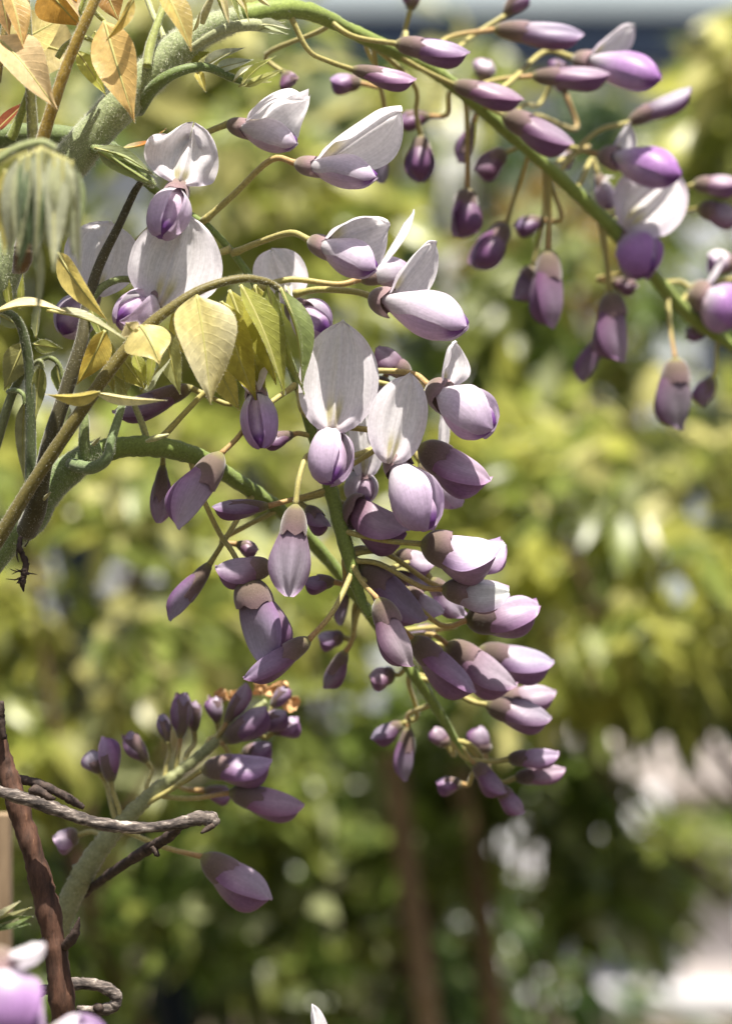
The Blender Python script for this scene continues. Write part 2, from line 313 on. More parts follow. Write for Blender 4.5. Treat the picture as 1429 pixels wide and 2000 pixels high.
t = thing('leaning_pole', 'navy blue pole leaning behind the yellow-green leaves and upright bud spray', 'pole', (bot[0], bot[1], 0))
C = np.linspace(bot, A, 12)-[bot[0], bot[1], 0]; obj('pole', tube('pole', C, 0.014, 14), M_navy, t); obj('end_cap', tube('end_cap', [C[-1]-dirn*-0.002, C[-1]-dirn*0.012, C[-1]-dirn*0.016], [0.0152, 0.0152, 0.009], 14), M_dark, t)
A = P(8, 1590, 120); t = thing('wooden_stake', 'weathered tan wooden stake behind the brown woody stem', 'stake', (A[0], A[1], 0))
obj('stake', box_mesh('stake', -0.004, 0.0022, -0.004, 0.004, -0.02, A[2]), surface('weathered_wood', (0.14, 0.095, 0.055), (0.30, 0.22, 0.14), 120, 0.8, stretch=(1, 1, 0.1), bump=0.5), t)

# ================================================================ WISTERIA: flower builders (local frame in mm: +x outwards, +z banner side)
WHITE = np.array((0.80, 0.775, 0.80)); LILAC = np.array((0.50, 0.35, 0.57)); VIOLET = np.array((0.17, 0.055, 0.26)); PINKISH = np.array((0.66, 0.53, 0.62))
UP_ = [0, .1, .25, .45, .65, .8, .92, 1]
ZT = [.12, .20, .28, .32, .29, .22, .12, .03]; ZB = [.12, .24, .40, .54, .61, .57, .40, .04]; HY = [.10, .20, .31, .38, .38, .31, .18, .02]
def wobble(g, shape, amp, f=2.0):
    nu, nv = shape; u, v = np.meshgrid(np.linspace(0, 1, nu), np.linspace(0, 1, nv), indexing='ij'); r = 0
    for _ in range(4):
        a, b, c = g.uniform(-f, f, 2).tolist() + [g.uniform(0, 6.28)]; r = r + np.sin(6.28*(a*u+b*v)+c)
    return r*amp/2
def loft(us, th, x, zt, zb, hy, pinch=0.35):
    """section rows us x angles th (0 = ridge); th may be (nu, nv)"""
    th = np.broadcast_to(th, (len(us), np.shape(th)[-1])); zc = ((zt-zb)/2)[:, None]; hz = ((zt+zb)/2)[:, None]
    c = np.cos(th); G = np.zeros(th.shape+(3,))
    G[..., 0] = x[:, None]; G[..., 1] = hy[:, None]*np.sin(th)*(1-pinch*np.maximum(c, 0)**2); G[..., 2] = zc + hz*c; return G
def calyx_mesh(L, Rr, tooth, dark, g, nv=20):
    us = np.linspace(0, 1, 9); th = np.linspace(0, 2*np.pi, nv, endpoint=False)
    r = curve1([0, .12, .35, .7, 1], [.20, .50, .80, .98, 1.0], us)*Rr
    G = np.zeros((len(us), nv, 3)); tt = 0.06*np.cos(5*th) + tooth*np.exp(-((np.abs(th-np.pi))/0.45)**2) + 0.04*g.normal(size=nv)
    G[..., 0] = us[:, None]*L*(1 + (us[:, None]**3)*tt[None]); G[..., 1] = r[:, None]*np.sin(th)*0.88
    G[..., 2] = r[:, None]*np.cos(th) - 0.10*Rr*us[:, None]
    G *= 1 + 0.03*wobble(g, (len(us), nv), 1, 1)[..., None]
    base = np.array((0.135, 0.098, 0.078)); rim = np.array((0.19, 0.125, 0.135))
    c = lerp(np.array((0.20, 0.19, 0.06)), base, smooth(0, .25, us)); c = lerp(np.zeros(3), 1, np.ones(9))*0 + c
    c = c*(1-smooth(.4, 1, us))[:, None] + rim*smooth(.4, 1, us)[:, None]
    return grid('calyx', G*MM, True, np.repeat((c*dark)[:, None], nv, 1))
def bud_parts(L, W, g, tone=0.5, pale=0.0, flare=0.0, cal=0.36, dark=1.0):
    """closed or half-open flower: folded banner over a darker keel; pale 0..1 whitens the banner, flare lifts its edges"""
    bz, by, hue = g.uniform(-.10, .07), g.uniform(-.07, .07), g.uniform(.92, 1.08, 3)
    def bent(G):
        q = smooth(.2, 1, G[..., 0]/L)*np.sin(np.pi*np.clip(G[..., 0]/L, 0, 1)); G[..., 2] += bz*W*q; G[..., 1] += by*W*q; return G
    out = [('calyx', calyx_mesh(L*cal, W*0.36, 0.25, dark, g), M_calyx)]
    us = np.linspace(0, 1, 18); x = (0.10+0.90*us)*L
    zt, zb, hy = [curve1(UP_, q, us)*W for q in (ZT, ZB, HY)]
    # inner: wings and keel seen below the banner's edge
    th = np.linspace(0, 2*np.pi, 18, endpoint=False); G = loft(us, th, 0.10*L+(x-0.10*L)*0.965, zt*0.80, zb*0.97, hy*0.84)
    ucol = lerp(PINKISH*0.75, np.array((0.30, 0.15, 0.33)), smooth(.15, .75, us)); ucol = ucol*(1-.7*tone) + np.array((0.14, 0.045, 0.14))*.7*tone
    ucol = ucol*(1-0.35*pale) + PINKISH*0.35*pale
    out.append(('keel_petal', grid('keel', bent(G)*MM, True, np.repeat(ucol[:, None], 18, 1), cap=True), M_petal))
    # banner folded over the ridge
    nv = 23; s = np.linspace(-1, 1, nv); Th = np.radians(curve1([0, .3, .7, 1], [140, 122, 98, 86], us))*(1-0.12*flare); th = s[None]*Th[:, None]
    G = loft(us, th, x, zt*1.05, zb*1.03, hy*1.04, 0.55)
    e = (np.abs(s)[None]**3)*smooth(.1, .6, us)[:, None]
    G[..., 2] -= 0.042*W*(np.exp(-((np.abs(s)-.42)/.16)**2)[None]*smooth(.3, .6, us)[:, None])*(1-.3*flare); G[..., 1] += np.sign(s)[None]*e*W*(0.06+0.22*flare); G[..., 2] += e*W*(0.04+0.10*flare) - 0.0
    G[..., 2] += flare*W*0.25*smooth(.4, 1, us)[:, None]
    G[..., 1:] += wobble(g, (18, nv), 0.014*W+0.012*W*flare, 1.4)[..., None]
    b00 = smooth(.12, .48, us)[:, None]; b0 = lerp(np.array((0.37, 0.235, 0.37))*(1.2-0.75*tone), np.array((0.47, 0.37, 0.51))*(1.25-0.65*tone), smooth(.2, .8, us))
    b1 = lerp(PINKISH*1.0, WHITE, smooth(.1, .6, us)); bc = b0*(1-pale)+b1*pale; bc = bc*b00 + (1-b00)*(np.array((.21, .12, .16))*(1-.5*pale)+bc*.5*pale)
    edge = lerp(np.array((0.30, 0.13, 0.30))*(1.15-.55*tone), LILAC, np.full(18, pale)); k = (smooth(.45, 1, np.abs(s))*0.8)[None, :, None]  # purple towards the lower margins, mostly underside shade put into the petal colour
    col = bc[:, None]*(1-k) + edge[:, None]*k
    col = col*hue*(1+wobble(g, (18, nv), .07, 1.0))[..., None]
    out.append(('banner_petal', grid('banner', bent(G)*MM, False, col), M_petal)); return out
def flower_parts(Lk, Wk, Lb, Wb, rho, g, cup=0.5, curl=0.2, tone=0.3, ruffle=0.02, cal=6.6, white=1.0, openk=1.0, wroll=0.0, wdir=None):
    """open flower: erect banner (length Lb, width Wb, at angle rho to the axis), two wings round a keel (length Lk, depth Wk)"""
    out = []
    us = np.linspace(0, 1, 20); x = (0.16+0.84*us)*Lk
    zt = curve1(UP_, [.10, .18, .30, .42, .42, .30, .12, -.06], us)*Wk; zb = curve1(UP_, [.10, .20, .36, .52, .57, .50, .33, .10], us)*Wk
    hy = curve1(UP_, [.10, .22, .36, .45, .43, .34, .20, .03], us)*Wk
    cw, sw = math.cos(wroll), math.sin(wroll)
    def turn(G):
        G = G.copy(); y, z = G[..., 1].copy(), G[..., 2].copy(); G[..., 1] = y*cw-z*sw; G[..., 2] = y*sw+z*cw
        return G if RW is None else G@RW.T
    RW = None if wdir is None else np.array(Vector((1, 0, 0)).rotation_difference(Vector(wdir)).to_matrix())
    for sg in (1, -1):
        nv = 15; s = np.linspace(0, 1, nv); t0 = np.radians(4 + openk*(10+34*smooth(.35, .95, us))); t1 = np.radians(165-38*smooth(.1, .5, us)+30*smooth(.75, 1, us))
        th = t0[:, None] + (t1-t0)[:, None]*s[None]; G = loft(us, th, x, zt, zb, hy, 0.15); G[..., 1] *= sg
        e = np.exp(-(s/0.16)**2)[None]*smooth(.1, .5, us)[:, None]*(1-smooth(.9, 1, us))[:, None]
        G[..., 1] += sg*e*Wk*0.07; G[..., 2] += e*Wk*0.05; G[..., 1] += sg*0.02*Wk
        G += wobble(g, (20, nv), 0.014*Wk, 1.2)[..., None]; G = turn(G)
        c0 = lerp(WHITE*0.86, LILAC*1.02, smooth(.05, .7, us)*min(1.0, 0.18+1.25*tone)); c0 = c0[:, None]*np.ones((1, nv, 1))
        vv = (smooth(.7, 1, tone)*.7*smooth(.1, .6, us))[:, None, None]; c0 = c0*(1-vv) + np.array((.40, .17, .50))*vv
        k = (smooth(.72, 1.0, us)[:, None]*(0.35+0.5*tone)*(0.55+0.45*s[None]))[..., None]; c0 = c0*(1-k) + np.array((0.30, 0.12, 0.40))*k
        out.append(('wing_petal', grid('wing', G*MM, False, c0), M_petal))
    cm = calyx_mesh(cal, Wk*0.33, 0.55, 1.25, g)
    if RW is not None: cm.transform(Matrix(RW.tolist()).to_4x4())
    out.append(('calyx', cm, M_calyx))
    th = np.linspace(0, 2*np.pi, 14, endpoint=False); G = loft(us, th, x*0.985, zt*0.62+0.10*Wk*smooth(.62, .9, us), zb*0.97, hy*0.90, 0.5)
    G = turn(G)
    kc = lerp(PINKISH*1.05, LILAC*.85, smooth(.2, .7, us)*(.4+.6*tone)); kc = lerp(np.zeros(3), 1, us*0)*0 + kc*(1-smooth(.80, .93, us))[:, None] + VIOLET*smooth(.80, .93, us)[:, None]; out.append(('keel_petal', grid('keel', G*MM, True, np.repeat(kc[:, None], 14, 1), cap=True), M_petal))
    # banner
    ns, nq = 26, 25; s = np.linspace(0, 1, ns); q = np.linspace(-1, 1, nq); tot = Lb + 4.0
    phi = rho*smooth(.06, .24, s) + curl*smooth(.45, 1, s)
    for _ in range(3):
        ds = tot/(ns-1)
        cx = 2.0 + np.concatenate([[0], np.cumsum(np.cos(phi[:-1])*ds)]); cz = Wk*0.10 + np.concatenate([[0], np.cumsum(np.sin(phi[:-1])*ds)])
        tot *= Lb/max(3.0, cx[-1]*math.cos(rho)+cz[-1]*math.sin(rho))
    shp = curve1([0, .1, .17, .26, .40, .58, .74, .87, .95, 1], [.10, .13, .26, .62, .92, 1.0, .90, .66, .38, .03], s)
    half = Wb/2*np.clip(shp, 0.02, 1.1); a = cup*(0.5+0.5*smooth(.2, .5, s)); a = np.where(np.abs(a) < .02, .02, a)
    ang = a[:, None]*q[None]; R = (half/np.abs(a))[:, None]; yy = R*np.sin(np.abs(a)[:, None]*q[None]); nn = R*(1-np.cos(ang))*np.sign(cup if cup else 1)
    nn = nn + Wb*(0.045*np.exp(-(q/0.075)**2) - 0.075*np.exp(-((np.abs(q)-.24)/.15)**2) + 0.03*np.exp(-((np.abs(q)-.62)/.2)**2))[None]*(smooth(.12, .3, s)*(1-smooth(.8, 1, s)))[:, None]        # crease along the middle
    nn = nn + wobble(g, (ns, nq), ruffle*Wb, 1.3)*(0.25+np.abs(q)[None]**1.5)*smooth(.2, .5, s)[:, None] + ruffle*Wb*0.7*np.sin(q*9+g.uniform(0, 6))[None]*smooth(.6, 1, s)[:, None]
    yy = yy*(1 + g.uniform(-.12, .12)*np.sign(q)[None]*smooth(.2, .5, s)[:, None] + 0.03*np.sin(5*s[:, None]+g.uniform(0, 6)))
    pull = -0.055*tot*np.exp(-(q/.16)**2)[None]*smooth(.82, 1, s)[:, None] + 0.02*tot*np.sin(q*4+g.uniform(0, 6))[None]*smooth(.7, 1, s)[:, None]
    nx, nz = np.sin(phi), -np.cos(phi)                      # front side of the banner
    G = np.zeros((ns, nq, 3)); G[..., 0] = cx[:, None] + nx[:, None]*nn + np.cos(phi)[:, None]*pull; G[..., 1] = yy; G[..., 2] = cz[:, None] + nz[:, None]*nn + np.sin(phi)[:, None]*pull
    c = np.ones((ns, nq, 1))*WHITE*white
    k = (0.30*tone*smooth(.3, 1, np.abs(q))[None] + 0.22*(1-smooth(.2, .5, s))[:, None])[..., None]; c = c*(1-k) + LILAC*1.15*k
    sp = np.exp(-((s-.33)/.10)**2)[:, None]*(np.exp(-((q-.13)/.085)**2)+np.exp(-((q+.13)/.085)**2))[None]; c = lerp(np.zeros(3), 1, np.ones((ns, nq)))*0 + c
    c = c*(1-0.85*np.clip(sp, 0, 1)[..., None]) + np.array((0.55, 0.50, 0.10))*0.85*np.clip(sp, 0, 1)[..., None]
    sp2 = (np.exp(-((s-.20)/.05)**2)[:, None]*np.exp(-(q/.6)**2)[None])[..., None]; c = c*(1-.45*sp2) + np.array((0.45, 0.33, 0.22))*.45*sp2
    out.append(('banner_petal', grid('banner', G*MM, False, c), M_petal)); return out

def frame_from(o, tipw, upw):
    X = unit(tipw-o); Z = upw - X*np.dot(upw, X)
    if np.linalg.norm(Z) < 1e-4: Z = np.array([0, -1, 0.2]) - X*np.dot([0, -1, 0.2], X)
    Z = unit(Z); Y = np.cross(Z, X); M = Matrix.Identity(4)
    for r in range(3): M[r][0], M[r][1], M[r][2], M[r][3] = X[r], Y[r], Z[r], o[r]
    return M, X, Z
STALK = np.array((0.34, 0.30, 0.10)); STALK2 = np.array((0.36, 0.22, 0.09)); GREEN = np.array((0.15, 0.20, 0.045))
class Raceme:
    def __init__(self, label, pts, seg=120, col0=GREEN, col1=GREEN*1.2, hairs=500, group='wisteria flower clusters', k=1.0, bumpy=0.045):
        self.k = k; pts = [(x, y, d*k, q) for x, y, d, q in pts]
        S = spline([list(P(x, y, d))+[r*PX(d)/2] for x, y, d, r in pts], seg); self.o0 = S[0, :3].copy(); self.C = S[:, :3]; self.R = np.abs(S[:, 3])
        self.t = thing('flower_raceme', label, 'flower cluster', Vector(self.o0), group); self.n = 0
        g = np.random.default_rng(int(abs(pts[0][0])+pts[-1][1])); R = self.R*(1+0.03*np.sin(np.arange(seg)*0.37)+0.025*np.sin(np.arange(seg)*0.93+1)*g.random(seg)+0.02*g.normal(size=seg))
        ra = obj('rachis', tube('rachis', self.C-self.o0, R, 12, lerp(col0, col1, np.linspace(0, 1, seg)), bumpy), M_stalk, self.t)
        fuzz(ra, self.C-self.o0, R, hairs, 0.7, 0.03)
    def attach(self, b, at):
        if at is not None:
            d = np.array([(P(at[0], at[1], c[1]/MM)-c) for c in self.C]); i = int(np.argmin(np.linalg.norm(d[:, [0, 2]], axis=1)))
            p = self.C[i]
            return p if np.linalg.norm(d[i][[0, 2]]) < 0.006 else P(at[0], at[1], (at[2]*self.k if len(at) > 2 else p[1]/MM)), self.R[i]
        i = int(np.argmin(np.linalg.norm(self.C-b, axis=1))); i = max(0, i-6); return self.C[i], self.R[i]
    def _common(self, kind, b, M, X, parts, at, ped, pw, label=None):
        M2 = M.copy(); M2.translation = Vector(b-self.o0); f = obj(kind, None, None, self.t, M2); f.empty_display_size = 0.002; self.n += 1
        for nm, me, mat in parts: obj(nm, me, mat, f)
        r, rr = self.attach(b, at); dist = np.linalg.norm(b-r); inv = np.array(M.inverted())
        if dist > 0.0006 and ped:
            out = unit(b-r); pts = [r, r + out*dist*0.33 + np.array([0, 0, 0.06*dist]), b - X*dist*0.22 + out*0, b + X*0.0006]
            if len(np.shape(ped)) == 2: pts = [r] + [P(q[0], q[1], q[2]*self.k) for q in ped] + [b + X*0.0006]
            C = spline(pts, 16); C = C@inv[:3, :3].T + inv[:3, 3]
            R = np.interp(np.linspace(0, 1, 16), [0, .12, .5, .9, 1], [1.5, 1.05, .95, 1.0, 1.2])*pw*PX()/2
            g = np.random.default_rng(self.n); c = lerp(STALK*1.05, STALK2 if g.random() < .45 else STALK*0.9, smooth(.3, 1, np.linspace(0, 1, 16)))
            obj('pedicel', tube('pedicel', C, R, 8, c), M_stalk, f); Cf, Rf = C, R
        cal = next((me for nm, me, mat in parts if nm == 'calyx'), None); V = np.zeros(len(cal.vertices)*3); cal.vertices.foreach_get('co', V); V = V.reshape(9, -1, 3)
        Cc = V.mean(1); Rc = np.linalg.norm(V-Cc[:, None], axis=2).mean(1)*0.97; h1 = fuzz_mesh('fuzz', Cc, Rc, 260, 0.34*MM, 0.020*MM, self.n)
        if dist > 0.0006 and ped:
            h2 = fuzz_mesh('fuzz', Cf, Rf, 150, 0.5*MM, 0.024*MM, self.n); A1 = np.zeros(len(h1.vertices)*3); h1.vertices.foreach_get('co', A1); A2 = np.zeros(len(h2.vertices)*3); h2.vertices.foreach_get('co', A2)
            A = np.concatenate([A1, A2]).reshape(-1, 3); h1 = make_mesh('fuzz', A, [(3*q, 3*q+1, 3*q+2) for q in range(len(A)//3)])
        fz = obj('fuzz', h1, M_fuzz, f); fz['kind'] = 'stuff'
        return f
    def bud(self, b, tip, w, d=0, dd=0, at=None, up=None, tone=0.5, pale=0.0, flare=0.0, cal=0.36, ped=True, pw=11, dark=1.0):
        g = np.random.default_rng(1000+self.n*13+int(b[0])); d *= self.k; B = P(*b, d); T = P(*tip, d+dd)
        L = np.linalg.norm(T-B)/MM; W = w*PX(d)/MM*1.12
        if up is None: upw = np.array([0.15*np.sign(tip[0]-b[0]), -0.35, 1.0]) if abs(tip[0]-b[0]) > 25 else np.array([0.55, -0.6, 0.1])
        else: upw = np.array([up[0], up[2] if len(up) > 2 else -0.3, -up[1]], float)
        ax = Vector(unit(T-B)); upw = np.array(Matrix.Rotation(g.uniform(-.32, .32), 3, ax)@Vector(upw)); tone = min(1, max(0, tone+g.uniform(-.12, .12))); W *= g.uniform(.93, 1.04); flare = flare + g.uniform(0, .22)
        M, X, Z = frame_from(B, T, upw)
        # belly hangs below the base-tip line: lift the axis a little so that the body is centred on it
        Mo = M.copy(); return self._common('flower_bud', B, Mo, X, bud_parts(L, W, g, tone, pale, flare, cal, dark), at, ped, pw)
    def flower(self, b, tip, ban, wk, wb, d=0, dt=0, db=0, at=None, cup=0.5, curl=0.2, tone=0.3, ruffle=0.02, ped=True, pw=13, white=1.0, openk=1.0, cal=6.6, wroll=0.0, face=None):
        g = np.random.default_rng(2000+self.n*17+int(b[0])); d *= self.k; B = P(*b, d); T = P(*tip, d+dt); N = P(*ban, d+db)
        M, X, Z = frame_from(B, T, N-B); rho = math.acos(max(-1, min(1, float(np.dot(X, unit(N-B))))))
        L = np.linalg.norm(T-B)/MM; wdir = None
        if face is not None:          # banner shown to the lens side, wings bent off its axis
            rho = math.radians(face); Bd = unit(N-B); c = np.array([0.12, -1, 0.15]); c = unit(c-Bd*np.dot(c, Bd)); Wd = unit(T-B)
            X = Bd*math.cos(rho) + c*math.sin(rho); Zz = unit(Bd - X*math.cos(rho)); M, X, Z = frame_from(B, B+X*0.01, Zz)
            wdir = np.array(M.to_3x3().transposed()@Vector(Wd)); X = Wd
        return self._common('flower', B, M, X, flower_parts(L, wk*PX(d)/MM, np.linalg.norm(N-B)/MM, wb*PX(d)/MM, rho, g, cup, curl, tone, ruffle, cal, white, openk, wroll, wdir), at, ped, pw)

# ---------------------------------------------------------------- front raceme: open white flowers above, buds below
F = Raceme('wisteria flower cluster of open white and lilac flowers hanging from the thick downy stem', [(250, 330, 18, 16), (340, 400, 18, 15), (420, 455, 18, 14), (500, 560, 18, 15), (570, 720, 18, 18), (612, 850, 16, 24), (640, 935, 14, 28), (662, 1020, 14, 30), (682, 1090, 14, 28), (705, 1170, 13, 20), (722, 1205, 12, 12)])
F.flower((442, 240), (582, 276), (572, 146), 62, 180, 16, -8, -4, at=(345, 402), ped=[(355, 320, 18), (395, 265, 17)], cup=1.25, curl=-.75, tone=.02, ruffle=.055, openk=.4)
F.flower((575, 318), (738, 342), (758, 182), 66, 175, 2, -12, 0, at=(392, 432), cup=1.2, curl=-.15, tone=.12, ruffle=.05, openk=.4)
F.flower((352, 352), (318, 455), (372, 268), 92, 150, 4, -14, 2, at=(330, 395), cup=-.5, curl=.5, tone=.35, ruffle=.21, ped=True, openk=.2, wroll=-.2, face=140)
F.flower((318, 578), (232, 620), (365, 432), 84, 186, 8, -16, 2, at=(440, 500), cup=.55, curl=-.1, tone=.3, ruffle=.035, openk=.5, face=140)
F.flower((190, 560), (118, 650), (215, 440), 90, 150, 26, -6, 2, at=(345, 405), cup=.5, curl=.1, tone=.3, face=140)
F.flower((602, 468), (738, 522), (745, 405), 74, 168, 0, -11, 0, at=(452, 498), cup=1.1, curl=-.3, tone=.22, ruffle=.05, openk=.4)
F.flower((722, 578), (916, 634), (812, 455), 92, 120, 6, -18, 6, at=(575, 574), cup=.9, curl=-.1, tone=.2, ruffle=.04, openk=.35)
F.flower((700, 545), (800, 520), (790, 400), 60, 70, 20, 4, 6, at=(530, 540), cup=.5, curl=.1, tone=.2)
F.flower((560, 590), (640, 645), (530, 505), 88, 110, 26, -8, 6, at=(505, 560), cup=.5, curl=.1, tone=.5, face=140)
F.flower((646, 816), (652, 938), (664, 636), 98, 160, 6, -16, 4, at=(585, 760), cup=-.55, curl=.05, tone=.36, ruffle=.022, openk=.3, wroll=-.5, face=150, ped=[(590, 800, 12), (618, 822, 10)])
F.flower((762, 878), (846, 1030), (796, 734), 104, 118, 4, -12, 2, at=(640, 815), cup=-.5, curl=.0, tone=.40, ruffle=.022, openk=.3, wroll=-.6, face=150)
F.flower((836, 752), (968, 832), (852, 664), 100, 100, 10, -14, 2, at=(575, 735), cup=.9, curl=-.2, tone=.24, ruffle=.04, openk=.3)
F.flower((700, 900), (712, 985), (700, 790), 70, 80, 30, -4, 0, at=(640, 860), cup=.3, tone=.2)
F.flower((820, 900), (905, 985), (830, 800), 70, 70, 36, 2, 2, at=(650, 900), cup=.3, tone=.25)
F.bud((818, 872), (955, 945), 92, 14, 0, at=(640, 930), up=(.35, -1), tone=.35, pale=.22, flare=.15)
F.bud((672, 985), (798, 1045), 92, 16, -6, at=(650, 980), up=(.3, -1), tone=.55, pale=.15, flare=.2, cal=.2)
F.bud((822, 1062), (972, 1088), 96, 4, 2, at=(668, 1035), up=(.12, -1, -.5), tone=.5, pale=.85, flare=.55, ped=[(745, 1055, 8)])
F.bud((862, 1150), (992, 1164), 72, 9, 2, at=(690, 1095), up=(.1, -1, -.5), tone=.5, pale=.75, flare=.4)
F.bud((900, 1120), (988, 1068), 60, 24, 2, at=(690, 1080), tone=.3, pale=.6, flare=.5)
F.bud((910, 1212), (1052, 1190), 84, 24, 4, at=(700, 1130), tone=.5, pale=.25, flare=.2, dark=.55)
F.bud((703, 1098), (832, 1212), 80, 16, 2, at=(665, 1050), tone=.55, pale=.05, up=(.8, -.8))
F.bud((738, 1168), (802, 1304), 72, 4, -2, at=(685, 1095), tone=.4, pale=.12, up=(1, -.3, -.6), ped=[(708, 1138, 9)])
F.bud((577, 985), (564, 1166), 74, -4, -3, at=(640, 885, 12), tone=.15, pale=.32, up=(.1, 0, -1), cal=.32, ped=[(600, 890, 4), (584, 935, -2)])
F.flower((498, 742), (509, 872), (486, 640), 80, 70, 8, -12, 6, at=(560, 700), cup=.4, tone=.75, openk=.3)
F.bud((575, 848), (512, 862), 36, 14, -4, at=(612, 850), tone=.7, cal=.6)
F.bud((800, 735), (735, 680), 56, 26, 2, at=(577, 745), tone=.55, pale=.05)
F.bud((598, 990), (640, 1032), 46, 24, -6, at=(640, 960), tone=.6, cal=.6)
F.bud((770, 1085), (850, 1100), 50, 32, 2, at=(680, 1075), tone=.4, pale=.5)
F.bud((765, 1125), (845, 1140), 46, 34, 2, at=(690, 1100), tone=.5, pale=.4)
F.bud((790, 1150), (862, 1200), 50, 30, 2, at=(700, 1120), tone=.45, pale=.4, flare=.3)
F.bud((840, 1130), (905, 1205), 50, 34, 2, at=(700, 1130), tone=.3, pale=.35)
F.bud((655, 1137), (592, 1135), 40, 22, 0, at=(680, 1085), tone=.7, cal=.55)
F.bud((606, 1248), (476, 1326), 54, 4, 4, at=(688, 1120), tone=.45, up=(-.5, -1), ped=[(650, 1195, 6)])
F.bud((432, 884), (345, 1032), 78, 0, -4, at=(578, 745), tone=.3, pale=.10, up=(1, 0, -.35), cal=.42, ped=[(505, 805, 8), (462, 857, 2)])
F.bud((528, 988), (414, 992), 42, 10, 0, at=(648, 955), tone=.6, cal=.7, up=(0, -1, -.3), ped=[(600, 968, 12)])
F.bud((752, 735), (735, 775), 50, 34, 0, at=(600, 800), tone=.6, pale=.2)

# ---------------------------------------------------------------- second raceme: leaves the lower stem, passes behind, ends lower down in small buds
B2 = Raceme('long wisteria cluster of closed mauve buds growing from the lower arching stem', [(180, 886, 6, 46), (250, 872, 6, 42), (330, 876, 8, 40), (400, 900, 12, 36), (470, 945, 18, 32), (545, 995, 24, 28), (620, 1070, 30, 26), (700, 1170, 34, 24), (770, 1265, 36, 23), (820, 1335, 36, 22), (862, 1400, 38, 18), (900, 1465, 40, 14), (940, 1520, 42, 9)], seg=150, hairs=1100, k=1.65)
for a in [
 dict(b=(318, 905), tip=(310, 1022), w=44, d=14, at=(330, 880), tone=.7, up=(.2, 0, -1), cal=.6),
 dict(b=(532, 1108), tip=(420, 1112), w=62, d=6, at=(600, 1050), tone=.45, pale=.1, up=(.1, -1), cal=.40),
 dict(b=(460, 1062), tip=(505, 1075), w=36, d=18, at=(545, 1000), tone=.6, cal=.7),
 dict(b=(482, 1128), tip=(522, 1302), w=96, d=6, dd=2, at=(368, 888), tone=.35, pale=.12, up=(-1, 0, -.5), cal=.3, ped=[(385, 945, 10), (425, 1035, 9), (455, 1080, 7)]),
 dict(b=(412, 1098), tip=(330, 1212), w=46, d=12, at=(480, 985), tone=.65, cal=.6, up=(.8, 0, -.6), ped=[(445, 1045, 12)]),
 dict(b=(376, 756), tip=(220, 808), w=54, d=12, at=(300, 862), tone=.5, up=(0, -1, -.6), cal=.5, ped=[(430, 740, 10), (450, 790, 10)]),
 dict(b=(672, 1246), tip=(620, 1246), w=40, d=36, at=(690, 1180), tone=.5, pale=.1),
 dict(b=(676, 1270), tip=(634, 1346), w=44, d=34, at=(690, 1190), tone=.8, cal=.6),
 dict(b=(676, 1150), tip=(664, 1222), w=30, d=34, at=(670, 1130), tone=.8, cal=.5),
 dict(b=(772, 1318), tip=(720, 1322), w=48, d=38, at=(800, 1300), tone=.4, pale=.2),
 dict(b=(804, 1246), tip=(926, 1356), w=72, d=18, dd=2, at=(745, 1225), tone=.45, pale=.22, up=(.8, -.8)),
 dict(b=(872, 1258), tip=(1006, 1345), w=76, d=26, dd=2, at=(760, 1245), tone=.5, pale=.12, up=(.6, -1)),
 dict(b=(932, 1272), tip=(1080, 1302), w=70, d=34, dd=2, at=(770, 1260), tone=.5, pale=.2, flare=.1, dark=.7),
 dict(b=(948, 1376), tip=(1076, 1406), w=64, d=34, dd=2, at=(815, 1325), tone=.5, pale=.12, dark=.7),
 dict(b=(972, 1368), tip=(1086, 1352), w=58, d=42, dd=2, at=(810, 1320), tone=.5, pale=.15),
 dict(b=(990, 1482), tip=(1092, 1474), w=44, d=40, at=(878, 1430), tone=.5, pale=.15, ped=[(905, 1478, 40), (955, 1488, 40)], dark=.7),
 dict(b=(1004, 1520), tip=(1104, 1504), w=44, d=44, at=(890, 1445), tone=.5, pale=.12, dark=.7),
 dict(b=(926, 1490), tip=(985, 1552), w=42, d=40, at=(895, 1455), tone=.6),
 dict(b=(972, 1536), tip=(1022, 1590), w=42, d=42, at=(930, 1505), tone=.6, pale=.1),
 dict(b=(905, 1532), tip=(850, 1530), w=38, d=44, at=(930, 1510), tone=.6, cal=.7),
 dict(b=(788, 1412), tip=(726, 1446), w=40, d=44, at=(800, 1310), tone=.6, cal=.6),
 dict(b=(796, 1418), tip=(790, 1526), w=46, d=44, at=(845, 1375), tone=.6, cal=.5),
 dict(b=(874, 1458), tip=(848, 1420), w=40, d=48, at=(885, 1440), tone=.4),
 dict(b=(946, 1476), tip=(934, 1418), w=48, d=50, at=(890, 1450), tone=.4, dark=.8),
 dict(b=(850, 1230), tip=(795, 1240), w=44, d=50, at=(760, 1250), tone=.4, pale=.2),
]: B2.bud(**a)

